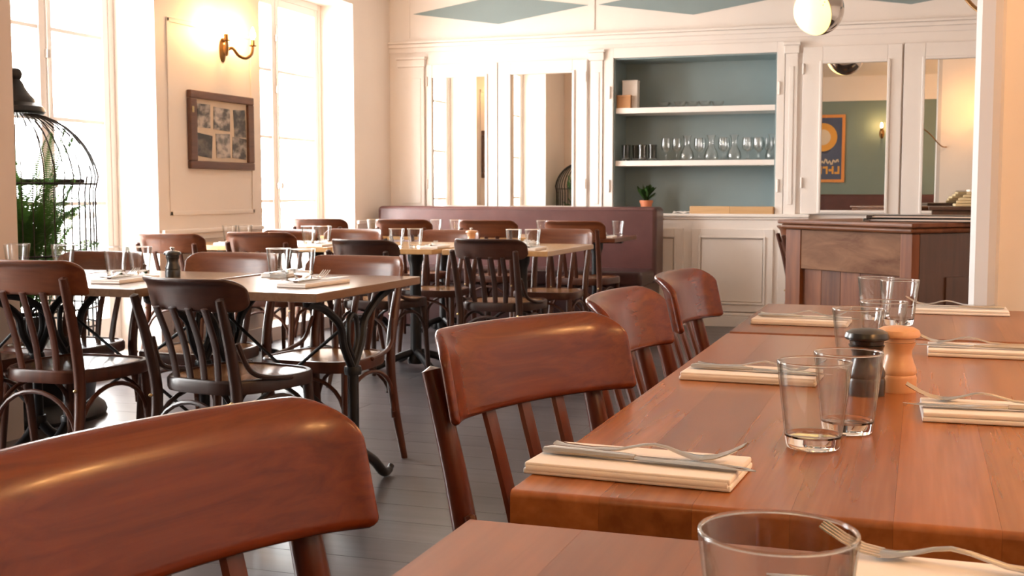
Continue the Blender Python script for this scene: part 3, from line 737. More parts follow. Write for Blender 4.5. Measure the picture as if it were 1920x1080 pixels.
GT = 'tumblers on the right-hand tables'
tumbler(-0.080, 0.748, 'largest clear tumbler, cropped by the bottom of the view', GT, 1.05)
tumbler(-0.126, 1.572, 'clear thick-based tumbler at the front of the pair before the mills', GT)
tumbler(-0.090, 1.690, 'clear tumbler tucked behind the front one, touching the black mill in view', GT, 0.985)
tumbler(-0.108, 2.315, 'clear tumbler just behind the black mill', GT)
tumbler(-0.068, 2.505, 'clear tumbler behind the beech mill', GT, 0.985)
tumbler(-0.108, 3.230, 'left tumbler of the pair on the far right-hand table', GT, 0.97)
tumbler(-0.048, 3.110, 'right tumbler of the pair on the far right-hand table', GT)
GW = 'tumblers on the window row of tables'
tumbler(-2.345, 4.075, 'left tumbler of the pair on the pale corner table', GW)
tumbler(-2.230, 4.060, 'right tumbler of the pair on the pale corner table', GW)
tumbler(-3.045, 4.010, 'left tumbler of the pair beside the black mill on the window row', GW)
tumbler(-2.945, 4.030, 'right tumbler of the pair beside the black mill on the window row', GW)
tumbler(-3.600, 4.100, 'leftmost tumbler below the bird cage, by the column edge', GW)
tumbler(-3.545, 4.020, 'second tumbler from the left below the bird cage', GW)
tumbler(-3.34, 4.06, 'tumbler above the brown chair back, before the fern', GW)
GM = 'tumblers on the middle row of tables'
for x, y, lab in ((-4.272, 6.80, 'left tumbler on the table against the wall'), (-4.175, 6.83, 'right tumbler on the table against the wall'),
                  (-3.705, 6.82, 'left tumbler on the honey table below the far window'), (-3.610, 6.85, 'right tumbler on the honey table below the far window'),
                  (-2.945, 6.50, 'left tumbler of the pair on the middle honey table'), (-2.840, 6.53, 'right tumbler of the pair on the middle honey table'),
                  (-2.246, 6.60, 'left tumbler of the pair on the rightmost honey table'), (-2.140, 6.63, 'right tumbler of the pair on the rightmost honey table')):
    tumbler(x, y, lab, GM)
GB = 'tumblers on the banquette tables'
for x, y, lab in ((-4.14, 8.68, 'left tumbler on the corner banquette table'), (-4.04, 8.70, 'right tumbler on the corner banquette table'),
                  (-3.45, 8.72, 'tumbler beside the first mirrored door, behind the dark red chair'), (-3.62, 8.74, 'tumbler half hidden by the dark red chair back'),
                  (-2.745, 8.74, 'tumbler peeking out right of the chair before the banquette middle'), (-2.165, 8.80, 'tumbler peeking out right of the chair at the banquette end')):
    tumbler(x, y, lab, GB)

def mill(x, y, label, mat, s=1.0, z=TZ):
    t = thing('pepper_mill' if mat == M['blackmill'] else 'salt_mill', label, 'mill', (x, y, z), 0, 'table mills')
    b = nb(); lathe(b, [(0, 0), (0.0285, 0), (0.0292, 0.003), (0.0292, 0.022), (0.028, 0.026), (0.0272, 0.027), (0.0288, 0.030), (0.0285, 0.036), (0.0245, 0.046), (0.0212, 0.056), (0.0215, 0.065), (0.0265, 0.0755), (0.027, 0.0775), (0.0, 0.0775)], 32); obj('mill_body', b, mat, t)
    b = nb(); lathe(b, [(0, 0.078), (0.025, 0.078), (0.026, 0.084), (0.0325, 0.0865), (0.0335, 0.090), (0.031, 0.0965), (0.024, 0.1005), (0.012, 0.1025), (0, 0.103)], 32); obj('mill_head', b, mat, t)
    if s > 1.03: t.scale = (s, s, s); return
    b = nb(); lathe(b, [(0, 0.1025), (0.006, 0.1025), (0.006, 0.106), (0.009, 0.108), (0.009, 0.113), (0.006, 0.116), (0, 0.117)], 16); obj('knob', b, M['steel'], t)
    t.scale = (s, s, s)
mill(-0.080, 2.020, 'black wooden pepper mill beside the beech one', M['blackmill'], 1.06)
mill(-0.032, 2.075, 'natural beech salt mill beside the black pepper mill', M['beechmill'], 1.06)
mill(-2.762, 3.985, 'small black pepper mill on the window row of tables', M['blackmill'], 1.0)
mill(-2.605 + 0.05, 6.72, 'small beech mill on the rightmost honey table', M['beechmill'], 1.0)

def napkin_bm(L, Wd):
    b = nb()
    for i, (z0, z1, g) in enumerate(((0.0005, 0.0076, 0.0), (0.0077, 0.0145, 0.0015))):
        box(b, -L / 2 + g, L / 2 - g * 0.6, -Wd / 2 + g * 0.4, Wd / 2 - g, z0, z1, 0.0021, 2)
    # folded spine joins the layers along one long side
    tube(b, [(-L / 2 + 0.004, -Wd / 2 + 0.006, 0.0072), (L / 2 - 0.004, -Wd / 2 + 0.006, 0.0072)], 0.0071, 8)
    return b
def ribbon(bm, pts, wid, th):
    """flat strip along pts (in x), half widths wid, thickness th"""
    sec = []
    n = len(pts)
    for i, (x, y, z) in enumerate(pts):
        x0, _, z0 = pts[max(0, i - 1)]; x1, _, z1 = pts[min(n - 1, i + 1)]
        t_ = Vector((x1 - x0, 0, z1 - z0)).normalized(); nr = Vector((-t_.z, 0, t_.x))
        w = wid[i]; tt = th[i] if isinstance(th, (list, tuple)) else th; p_ = Vector((x, y, z))
        ring = []
        for cy, cz in ((-1, 0), (-0.7, 0.8), (0, 1), (0.7, 0.8), (1, 0), (0.7, -0.8), (0, -1), (-0.7, -0.8)):
            ring.append(bm.verts.new(p_ + Vector((0, cy * w, 0)) + nr * cz * tt / 2))
        sec.append(ring)
    for a, b_ in zip(sec, sec[1:]):
        for k in range(8): bm.faces.new((a[k], a[(k + 1) % 8], b_[(k + 1) % 8], b_[k]))
    bm.faces.new(sec[0][::-1]); bm.faces.new(sec[-1])
def fork_bms():
    # lies with handle end at x = 0, tines at x = 0.2, convex side down
    prof = [(0.0, 0.0065), (0.012, 0.0038), (0.04, 0.0030), (0.07, 0.0046), (0.095, 0.0108), (0.108, 0.0125), (0.12, 0.0105), (0.135, 0.0055), (0.148, 0.0028), (0.158, 0.0024)]
    b = nb(); ribbon(b, [(x, 0, z) for x, z in prof], [0.0085, 0.0100, 0.0085, 0.0055, 0.0040, 0.0038, 0.0040, 0.0065, 0.0110, 0.0128], [0.0030] * 10)
    tines = []
    for k in range(4):
        y = -0.0096 + 0.0064 * k; q = nb()
        ribbon(q, [(0.156, y, 0.0026), (0.170, y, 0.0045), (0.184, y, 0.0100), (0.197, y, 0.0172), (0.201, y, 0.0196)], [0.0023, 0.0021, 0.0019, 0.0015, 0.0008], 0.0022); tines.append(q)
    return b, tines
def knife_bms():
    h = nb(); ribbon(h, [(0.0, 0, 0.0042), (0.008, 0, 0.0045), (0.04, 0, 0.0045), (0.085, 0, 0.0042), (0.098, 0, 0.0040)], [0.0075, 0.0095, 0.0088, 0.0072, 0.0060], [0.006, 0.008, 0.0075, 0.006, 0.005])
    bl = nb(); ribbon(bl, [(0.097, 0, 0.0038), (0.105, 0.0005, 0.0036), (0.15, 0.0008, 0.0034), (0.19, 0.0005, 0.0032), (0.212, -0.002, 0.0031), (0.222, -0.006, 0.0031)], [0.0055, 0.0090, 0.0100, 0.0095, 0.0065, 0.0012], [0.0034, 0.0024, 0.0022, 0.0020, 0.0016, 0.0012])
    return h, bl
NAPM = FORK = KNIFE = None
def setting(x, y, rz, where, group, L=0.245, Wd=0.115, z=TZ, fork_d=(0.0, 0.018, 4), knife_d=(0.0, -0.012, -3), flip=False):
    """a napkin with a fork and a knife lying on it; the local +x axis points to the table's middle"""
    global NAPM, FORK, KNIFE
    c, s = math.cos(rz), math.sin(rz)
    if NAPM is None:
        n = obj('napkin', napkin_bm(0.245, 0.115), M['linen'], None, True, 50); NAPM = n.data
    else: n = inst('napkin', NAPM)
    n.location = (x, y, z); n.rotation_euler = (0, 0, rz); n.scale = (L / 0.245, Wd / 0.115, 1.0)
    tag(n, 'folded white napkin ' + where, 'napkin', group + ': napkins')
    zt = z + 0.0152
    hx = -L / 2 + 0.012
    def at(dx, dy): return (x + c * dx - s * dy, y + s * dx + c * dy)
    for kind, (dx, dy, ar) in (('fork', fork_d), ('knife', knife_d)):
        px, py = at(hx + dx, dy)
        if kind == 'fork':
            if FORK is None:
                o = thing('fork', '', 'fork'); hb_, ts = fork_bms(); obj('handle', hb_, M['steel'], o)
                for q in ts: obj('tine', q, M['steel'], o)
                FORK = o; KIDS[o.name] = list(o.children)
            else: o = dup(FORK)
        else:
            if KNIFE is None:
                o = thing('knife', '', 'knife'); hb_, bb_ = knife_bms(); obj('handle', hb_, M['steel'], o); obj('blade', bb_, M['steel'], o); KNIFE = o; KIDS[o.name] = list(o.children)
            else: o = dup(KNIFE)
        o.location = (px, py, zt + (0.0004 if kind == 'fork' else 0.0)); o.rotation_euler = (0, 0, rz + R(ar)); o.scale = (L / 0.21,) * 3
        tag(o, 'steel %s lying on the napkin %s' % (kind, where), kind, group + ': cutlery')
GR = 'place settings on the right-hand tables'
setting(-0.310, 1.372, R(-3), 'nearest us, left edge of the orange-brown table', GR, 0.245, 0.130, fork_d=(0.0, 0.016, 0), knife_d=(-0.004, -0.010, -3))
setting(-0.278, 2.130, R(-2), 'left of the front tumblers on the orange-brown table', GR, 0.235, 0.125, fork_d=(0.006, 0.014, 0))
setting(-0.280, 3.075, R(-2), 'on the left of the far right-hand table', GR, 0.235, 0.135)
setting(0.128, 1.872, R(182), 'nearest on the right of the orange-brown table', GR, 0.245, 0.135, fork_d=(0.02, -0.02, -6), knife_d=(0.0, 0.02, 1))
setting(0.140, 2.600, R(180), 'behind the beech mill, right side of the orange-brown table', GR, 0.245, 0.135, fork_d=(0.03, -0.02, -8), knife_d=(0.03, 0.02, 1))
setting(0.105, 3.480, R(180), 'on the right of the far right-hand table', GR, 0.245, 0.135, fork_d=(0.02, -0.02, -6), knife_d=(0.0, 0.02, 1))
setting(0.075, 1.018, R(180), 'in the bottom right corner behind the largest tumbler', GR, 0.245, 0.120, fork_d=(0.03, -0.02, -8), knife_d=(0.04, 0.025, 6))
GS = 'place settings on the window row'
setting(-2.045, 3.800, R(86), 'on the aisle side of the pale corner table', GS, 0.30, 0.12)
setting(-2.47 + 0.10, 4.235 - 0.05, R(-90), 'on the far side of the pale corner table', GS, 0.22, 0.11)
setting(-2.790, 3.730, R(95), 'beside the black mill on the window row', GS, 0.28, 0.12)
setting(-3.45, 3.62, R(92), 'on the pale table at far left', GS, 0.24, 0.12)
GN = 'place settings on the middle row'
setting(-2.725, 6.56, R(94), 'on the near side of the middle honey table', GN, 0.24, 0.11)
setting(-2.110, 6.520, R(92), 'on the near side of the rightmost honey table', GN, 0.24, 0.11)
setting(-3.47, 6.56, R(92), 'on the honey table below the far window', GN, 0.24, 0.11)
setting(-2.36, 7.18, R(-90), 'on the far side of the rightmost honey table', GN, 0.22, 0.11)
setting(-4.12, 6.56, R(92), 'on the table against the wall', GN, 0.22, 0.11)
setting(-2.15, 8.42, R(96), 'on the corner of the rightmost banquette table', 'place settings along the banquette', 0.22, 0.11)

# ------------------------------------------------------------------ old wooden counter
cr = thing('wooden_counter', 'worn old oak counter with panelled front beside the right pillar', 'counter', (-0.683, 6.50, 0), R(-43))
LX, DY, CH = 0.88, 0.78, 0.955
b = nb(); box(b, -0.03, LX + 0.03, -0.035, DY + 0.03, CH - 0.022, CH, 0.006, 2); obj('countertop', b, M['counter'], cr)
b = nb(); box(b, -0.018, LX + 0.018, -0.022, DY + 0.018, CH - 0.05, CH - 0.022, 0.012, 3); obj('top_moulding', b, M['counter'], cr)
b = nb(); box(b, 0.02, LX - 0.02, 0.035, DY, 0.02, CH - 0.05); obj('carcass', b, M['counterd'], cr, False)
b = nb(); box(b, 0, 0.115, 0, 0.05, 0, CH - 0.05, 0.005); obj('stile', b, M['counterv'], cr)
b = nb(); box(b, LX - 0.075, LX, 0, 0.05, 0, CH - 0.05, 0.005); obj('stile', b, M['counterv'], cr)
b = nb(); box(b, 0.115, LX - 0.075, 0.004, 0.04, CH - 0.255, CH - 0.05, 0.004); obj('top_rail', b, M['worn'], cr)
b = nb(); box(b, 0.115, LX - 0.075, 0.004, 0.04, 0.0, 0.14, 0.004); obj('bottom_rail', b, M['counter'], cr)
pw_ = (LX - 0.19) / 5; pmh = None
for i in range(5):
    b = nb(); box(b, 0.0008, pw_ - 0.0008, 0.022, 0.034, 0.14, CH - 0.255, 0.002); obj('panel_board', b, M['counterv'], cr, loc=(0.115 + i * pw_, 0, 0))
b = nb(); box(b, LX - 0.03, LX, 0.05, DY, 0, CH - 0.05, 0.004); sp = obj('side_panel', b, M['counterd'], cr)
b = nb(); box(b, LX - 0.002, LX + 0.010, 0.22, DY - 0.05, 0.1, CH - 0.26, 0.004); obj('side_door', b, M['counterd'], cr)
def cpt(lx, ly):
    a = R(-43); return (-0.683 + lx * math.cos(a) - ly * math.sin(a), 6.50 + lx * math.sin(a) + ly * math.cos(a))
# menus on the counter
for i, (lx, ly, z, dr, lab) in enumerate(((0.69, 0.27, CH, -8, 'black menu folder lowest in the stack on the wooden counter'), (0.70, 0.275, CH + 0.0165, -5, 'black menu folder topmost in the stack on the wooden counter'))):
    t = thing('menu_folder', lab, 'menu', cpt(lx, ly) + (z,), R(-1 + dr), 'menus on the counter')
    obj('cover', bx(-0.26, 0.30, -0.11, 0.11, 0.0005, 0.0045, 0.001), M['menu'], t); obj('cover', bx(-0.26, 0.30, -0.11, 0.11, 0.0125, 0.016, 0.001), M['menu'], t)
    obj('pages', bx(-0.25, 0.295, -0.105, 0.105, 0.0045, 0.0125), M['card'], t, False)
    for sx, sy in ((-1, -1), (1, -1)):
        b = nb(); box(b, (-0.266 if sx < 0 else 0.276), (-0.236 if sx < 0 else 0.306), -0.114, -0.09, 0.0, 0.0165, 0.001); obj('metal_corner', b, M['steel'], t)
# sheet on the counter
t = obj('paper_sheet', bx(-0.15, 0.17, -0.10, 0.10, 0.0003, 0.0013), M['card'], loc=cpt(0.45, 0.42) + (CH,), rot=(0, 0, R(-40))); tag(t, 'loose white sheet lying on the wooden counter', 'paper')
# dresser behind the counter with stacked linen
dr = thing('side_stand', 'low dark wooden stand behind the counter, by the pillar', 'stand', (0.44, 8.45, 0), 0)
obj('body', bx(-0.38, 0.6, -0.22, 0.22, 0.06, 0.98, 0.004), M['counterd'], dr); obj('stand_top', bx(-0.40, 0.62, -0.24, 0.24, 0.98, 1.005, 0.005), M['counterd'], dr)
obj('plinth', bx(-0.36, 0.58, -0.2, 0.2, 0, 0.06), M['counterd'], dr, False)
for i in range(5):
    b = bx(-0.20 + rnd.uniform(-.01, .01), 0.18 + rnd.uniform(-.01, .01), -0.15, 0.15, 0.0005, 0.0185, 0.006, 2)
    o = obj('paper_bundle', b, M['manila'], loc=(0.40 + i * 0.02, 8.43, 1.0055 + i * 0.0192), rot=(0, 0, R(rnd.uniform(-5, 5)))); tag(o, 'folded manila paper, %s in the stack on the dark stand' % ('lowest', 'second from bottom', 'third from bottom', 'second from top', 'topmost')[i], 'paper', 'paper stack on the stand')
b = nb(); box(b, -0.14, 0.2, -0.1, 0.1, 0, 0.014, 0.004)
o = obj('pink_folder', b, M['card'], loc=(0.42, 8.42, 1.1015), rot=(R(0), R(0), R(4))); tag(o, 'pale flat folder topping the paper stack by the pillar', 'folder')
lb = thing('linen_bag', 'crumpled cream linen bundle at the right pillar edge', 'linen', (0.735, 8.30, 1.0055))
b = nb(); bmesh.ops.create_icosphere(b, subdivisions=3, radius=0.07)
for v in b.verts:
    k = 1 + 0.15 * math.sin(v.co.x * 60 + 1) * math.sin(v.co.y * 50) + 0.1 * math.sin(v.co.z * 70)
    v.co = Vector((v.co.x * k, v.co.y * k, v.co.z * k * 1.1 + 0.082))
    if v.co.z < 0: v.co.z = 0
obj('cloth', b, M['linen'], lb)
b = nb(); lathe(b, [(0.022, 0.135), (0.03, 0.15), (0.042, 0.17), (0.039, 0.171), (0.026, 0.15), (0.018, 0.137)], 14); obj('gathered_neck', b, M['linen'], lb)

# ------------------------------------------------------------------ alcove contents
S1, S2, S3 = 1.803, 1.362, 0.922
t = thing('white_box', 'upright white card box on the upper alcove shelf', 'box', (-2.36, 10.02, S1)); obj('box_body', bx(-0.065, 0.065, -0.045, 0.045, 0.0005, 0.235, 0.003), M['card'], t); obj('lid_edge', bx(-0.067, 0.067, -0.047, 0.047, 0.222, 0.2365, 0.002), M['card'], t)
t = thing('brown_box', 'small brown card box before the white one on the upper shelf', 'box', (-2.40, 9.945, S1)); obj('box_body', bx(-0.06, 0.06, -0.025, 0.025, 0.0005, 0.108, 0.003), M['kraft'], t); obj('flap', bx(-0.061, 0.061, -0.0265, 0.0265, 0.09, 0.109, 0.0015), M['kraft'], t)
b = nb(); lathe(b, [(0, 0), (0.025, 0), (0.027, 0.004), (0.045, 0.022), (0.052, 0.046), (0.0505, 0.0465), (0.043, 0.024), (0.024, 0.007), (0, 0.006)], 24)
bowl = None
for x, y, lab in ((-2.075, 10.0, 'leftmost small glass bowl on the upper shelf'), (-1.985, 10.03, 'second small glass bowl from the left, upper shelf'), (-1.925, 9.96, 'third small glass bowl from the left, upper shelf'), (-1.83, 10.0, 'fourth small glass bowl from the left, upper shelf'), (-1.725, 9.98, 'fifth small glass bowl from the left, upper shelf'), (-1.625, 10.02, 'rightmost small glass bowl on the upper shelf')):
    if bowl is None: o = obj('glass_bowl', b, M['glass'], None, True, 60); bowl = o.data
    else: o = inst('glass_bowl', bowl)
    o.location = (x, y, S1 + 0.0005); tag(o, lab, 'bowl', 'small glass bowls on the upper shelf')
dk = None
for x, y, lab in ((-2.385, 9.96, 'leftmost smoky tumbler on the lower shelf'), (-2.315, 10.04, 'second smoky tumbler from the left, lower shelf'), (-2.245, 9.97, 'third smoky tumbler from the left, lower shelf'), (-2.165, 10.0, 'rightmost smoky tumbler beside the clear glasses')):
    if dk is None: o = obj('smoky_tumbler', tumbler_bm(0.135, 0.038, 0.034, 24), M['smoke'], None, True, 70); bs = obj('thick_base', tumbler_base_bm(0.135, 0.038, 0.034, 24), M['glassbase'], o, True, 50); dk = (o.data, bs.data)
    else: o = inst('smoky_tumbler', dk[0]); inst('thick_base', dk[1], o)
    o.location = (x, y, S2 + 0.0005); tag(o, lab, 'glass', 'smoky tumblers on the lower shelf')
caraf = None; stem = None
b = nb(); lathe(b, [(0, 0.002), (0.045, 0), (0.056, 0.006), (0.060, 0.03), (0.052, 0.068), (0.030, 0.105), (0.023, 0.135), (0.027, 0.175), (0.038, 0.205), (0.036, 0.206), (0.025, 0.175), (0.0205, 0.135), (0.0275, 0.105), (0.049, 0.068), (0.057, 0.03), (0.052, 0.010), (0, 0.008)], 28)
cb = b
b = nb(); lathe(b, [(0, 0.0), (0.033, 0), (0.034, 0.004), (0.010, 0.010), (0.0055, 0.02), (0.005, 0.062), (0.012, 0.072), (0.034, 0.092), (0.040, 0.12), (0.038, 0.16), (0.033, 0.185), (0.0322, 0.1852), (0.0368, 0.16), (0.0387, 0.12), (0.033, 0.094), (0.010, 0.076), (0, 0.075)], 24)
sb = b
for i, (x, y) in enumerate(((-1.865, 9.96), (-1.665, 9.965), (-1.475, 9.96), (-1.165, 9.97))):
    if caraf is None: o = obj('carafe', cb, M['glass'], None, True, 60); caraf = o.data
    else: o = inst('carafe', caraf)
    o.location = (x, y, S2 + 0.0005); tag(o, ('leftmost', 'second from left', 'third from left', 'rightmost')[i] + ' wide-bottomed glass carafe on the lower shelf', 'carafe', 'carafes on the lower shelf')
ORD = ('first', 'second', 'third', 'fourth', 'fifth', 'sixth', 'seventh', 'eighth', 'ninth', 'tenth', 'eleventh', 'twelfth')
for i, (x, y) in enumerate(((-2.045, 9.97), (-1.958, 9.99), (-1.765, 9.945), (-1.765, 10.06), (-1.565, 9.945), (-1.565, 10.06), (-1.370, 9.955), (-1.370, 10.06), (-1.283, 9.950), (-1.283, 10.05), (-1.215, 10.135), (-1.30, 10.16))):
    if stem is None: o = obj('stemmed_glass', sb, M['glass'], None, True, 60); stem = o.data
    else: o = inst('stemmed_glass', stem)
    o.location = (x, y, S2 + 0.0005); tag(o, ORD[i] + ' stemmed glass from the left on the lower shelf', 'glass', 'stemmed glasses on the lower shelf')
pp = thing('potted_plant', 'small green plant in terracotta pot on the alcove ledge', 'plant', (-2.215, 10.0, S3))
b = nb(); lathe(b, [(0, 0), (0.038, 0), (0.050, 0.085), (0.056, 0.085), (0.057, 0.108), (0.049, 0.108), (0.047, 0.09), (0, 0.09)], 24); obj('pot', b, M['terracotta'], pp)
b = nb(); lathe(b, [(0, 0.097), (0.048, 0.094), (0.0478, 0.0905), (0, 0.0905)], 20); obj('soil', b, M['soil'], pp)
def leaf_bm(L, Wd, bend):
    b = nb(); prev = None
    for i in range(7):
        f = i / 6; w = Wd * math.sin(math.pi * min(1, f * 0.95 + 0.04)) ** 0.8
        p_ = Vector((L * f * math.cos(bend * f), 0, L * f * math.sin(0.9) - bend * 0.3 * L * f * f))
        r_ = [b.verts.new(p_ + Vector((0, -w, 0.15 * w))), b.verts.new(p_), b.verts.new(p_ + Vector((0, w, 0.15 * w)))]
        if prev:
            b.faces.new((prev[0], prev[1], r_[1], r_[0])); b.faces.new((prev[1], prev[2], r_[2], r_[1]))
        prev = r_
    g = bmesh.ops.solidify(b, geom=b.faces[:], thickness=0.0012)
    return b
lm = [obj('leaf', leaf_bm(0.10 + 0.03 * i, 0.020, 0.3 + 0.3 * i), M['leaf2'], pp, loc=(0, 0, 0.095), rot=(0, 0, i)) for i in range(3)]
for i in range(3, 24):
    inst('leaf', lm[i % 3].data, pp, (rnd.uniform(-.012, .012), rnd.uniform(-.012, .012), 0.095 + rnd.uniform(0, 0.03)), (rnd.uniform(-.4, .4), rnd.uniform(-0.75, 0.1), i * 2.4))
ty = thing('wooden_tray', 'long raw pine tray on the alcove ledge', 'tray', (-1.475, 9.97, S3))
obj('tray_bottom', bx(-0.33, 0.33, -0.12, 0.12, 0.0005, 0.012), M['traywood'], ty, False)
obj('tray_front', bx(-0.335, -0.012, -0.134, -0.12, 0.0005, 0.062, 0.002), M['traywood'], ty); obj('tray_front', bx(-0.010, 0.335, -0.134, -0.12, 0.0005, 0.060, 0.002), M['traywood'], ty)
obj('tray_back', bx(-0.335, 0.335, 0.12, 0.134, 0.0005, 0.058, 0.002), M['traywood'], ty)
for s in (-1, 1): obj('tray_end', bx(s * 0.335 - 0.007, s * 0.335 + 0.007, -0.12, 0.12, 0.0005, 0.058, 0.002), M['traywood'], ty)
b = nb(); bmesh.ops.create_grid(b, x_segments=10, y_segments=8, size=0.07)
for v in b.verts: v.co.z = 0.012 + 0.008 * math.sin(v.co.x * 70) * math.cos(v.co.y * 55)
bmesh.ops.solidify(b, geom=b.faces[:], thickness=0.003)
o = obj('crumpled_cloth', b, M['linen'], loc=(-1.90, 9.955, S3 - 0.001)); tag(o, 'crumpled white cloth left of the pine tray', 'cloth')

# ------------------------------------------------------------------ wall sconce, picture, pendant
def sconce(x, y, z, rz, label, arms=2, es='bulb'):
    """local +x points out of the wall"""
    t = thing('wall_sconce', label, 'lamp', (x, y, z), rz, 'wall sconces')
    b = nb(); lathe(b, [(0, 0), (0.045, 0.0), (0.048, 0.006), (0.035, 0.014), (0.022, 0.020), (0.018, 0.032), (0, 0.036)], 20)
    for v in b.verts: v.co = Vector((v.co.z, v.co.x * 0.85, v.co.y * 1.75))
    obj('backplate', b, M['brass'], t)
    b = nb(); lathe(b, [(0, 0.05), (0.012, 0.055), (0.018, 0.07), (0.010, 0.09), (0.014, 0.1), (0, 0.115)], 14, (0.03, 0, 0)); obj('finial', b, M['brass'], t)
    for s in ((-1, 1) if arms == 2 else (0,)):
        ar = nb(); pts = curve_pts([(0.03, 0, 0.0), (0.06, s * 0.035, 0.015), (0.08, s * 0.075, -0.03), (0.11, s * 0.12, -0.045), (0.135, s * 0.155, -0.015), (0.14, s * 0.165, 0.035)], 5)
        tube(ar, pts, 0.011, 8); am = obj('arm', ar, M['brass'], t)
        e = pts[-1]
        b = nb(); lathe(b, [(0, 0), (0.022, 0.004), (0.026, 0.010), (0.012, 0.012), (0.011, 0.05), (0, 0.05)], 16, tuple(e)); obj('candle_cup', b, M['brass'], t)
        b = nb(); lathe(b, [(0, 0.0), (0.010, 0.002), (0.017, 0.020), (0.019, 0.034), (0.013, 0.055), (0.005, 0.078), (0, 0.085)], 14, (e.x, e.y, e.z + 0.0515)); obj('bulb', b, M[es], t)
sconce(XL, 7.16, 2.06, 0, 'brass two-armed wall sconce lit above the framed photographs')
sconce(-0.66, -1.0, 2.06, R(90), 'lit sconce on the teal wall, seen only in the mirror', 1)
sconce(1.30, 2.35, 1.95, R(180), 'lit sconce on the right wall beside the tables', 2, 'bulb2')
sconce(1.30, 0.55, 1.95, R(180), 'lit sconce on the right wall beside the nearest table', 2, 'bulb2')
sconce(0.80, 4.15, 1.95, R(90), 'lit sconce on the rear of the pillar wall', 2, 'bulb2')

pf = thing('framed_photographs', 'wooden frame of six old photographs on the pier between windows', 'picture', (XL, 7.115, 1.507), R(90))
# local x -> world +y, local z up, local -y -> into the room (world +x)
fwid, fhei, fb = 0.39, 0.255, 0.052
for nm, a in (('frame_rail', (-fwid, fwid, fhei - fb, fhei)), ('frame_rail', (-fwid, fwid, -fhei, -fhei + fb)), ('frame_stile', (-fwid, -fwid + 0.075, -fhei + fb, fhei - fb)), ('frame_stile', (fwid - 0.075, fwid, -fhei + fb, fhei - fb))):
    obj(nm, bx(a[0], a[1], -0.034, -0.001, a[2], a[3], 0.007, 3), M['frame'], pf)
obj('mount', bx(-fwid + 0.07, fwid - 0.07, -0.014, -0.002, -fhei + fb - 0.004, fhei - fb + 0.004), M['mat'], pf, False)
for i, (x, z, w, h, rr) in enumerate(((-0.215, 0.095, 0.075, 0.078, 0), (0.0, 0.085, 0.10, 0.075, 2), (0.225, 0.065, 0.075, 0.095, -3), (-0.215, -0.10, 0.09, 0.075, 5), (0.01, -0.095, 0.085, 0.082, -2), (0.215, -0.105, 0.088, 0.072, 3))):
    obj('photograph', bx(-w, w, -0.0025 - 0.0004 * i, 0, -h, h), photo_mat(i), pf, False, loc=(x, -0.0142, z), rot=(0, R(rr), 0))
obj('clip', bx(-fwid + 0.015, -fwid + 0.035, -0.037, -0.034, 0.11, 0.15, 0.001), M['pin'], pf)

pg = thing('pendant_globe', 'half-chrome glowing globe pendant hanging near the shelves', 'lamp', (-0.692, 8.40, 2.318))
rg = 0.166; GA = 0.0
ax = Vector((-0.63, -0.72, -0.30)).normalized()      # the glowing opening faces the windows and us
q = Vector((0, 0, 1)).rotation_difference(ax).to_matrix().to_4x4()
b = nb(); prof = [(rg * math.sin(a), rg * math.cos(a)) for a in [R(74) + R(106) * i / 18 for i in range(19)]]; prof[-1] = (0, -rg)
inn = [(r * 0.975 if r > 1e-6 else 0, z * 0.975) for r, z in prof][::-1]
lathe(b, prof + inn, 40); bmesh.ops.transform(b, matrix=q, verts=b.verts[:]); obj('chrome_shell', b, M['chrome'], pg, True, 60)
b = nb(); prof = [(rg * 0.995 * math.sin(a), rg * 0.995 * math.cos(a)) for a in [R(72.5) * i / 12 for i in range(13)]]; prof[0] = (0, rg * 0.995)
lathe(b, prof + [(0, prof[-1][1] - 0.001)], 40); bmesh.ops.transform(b, matrix=q, verts=b.verts[:]); obj('glowing_glass', b, M['globe'], pg, True, 60)
b = nb()
for k in range(11):
    th_, ph_ = R((58, 64, 70)[k % 3]), R(-26 + 5.5 * k)
    m_ = q @ Matrix.Rotation(ph_ + R(GA), 4, 'Z') @ Matrix.Rotation(th_, 4, 'Y') @ Matrix.Translation((0, 0, rg * 0.9955))
    bmesh.ops.create_circle(b, cap_ends=True, radius=0.004, segments=10, matrix=m_)
obj('perforations', b, M['chrome'], pg, False)
b = nb(); tube(b, [(0, 0, rg * 0.99), (0, 0, ZC - 2.318)], 0.004, 6); obj('cord', b, M['menu'], pg)
b = nb(); lathe(b, [(0, 0.155), (0.035, 0.158), (0.03, 0.19), (0.012, 0.205), (0, 0.205)], 16); obj('cord_cap', b, M['chrome'], pg)
cable = nb(); tube(cable, curve_pts([(-0.10, 4.3, 1.93), (0.03, 4.3, 1.83), (0.103, 4.3, 1.758), (0.150, 4.27, 1.70), (0.21, 4.20, 1.65), (0.26, 4.152, 1.645)], 6), 0.007, 6)
o = obj('curved_rod', cable, M['brass']); tag(o, 'thin brown rod arching down to the right pillar', 'rod')
# second globe over the near tables, out of view, added as warm fill light
fill_globe = dup(pg, (0.35, 2.9, 2.318), R(150), 'unseen half-chrome globe pendant added as warm fill over the right-hand tables')

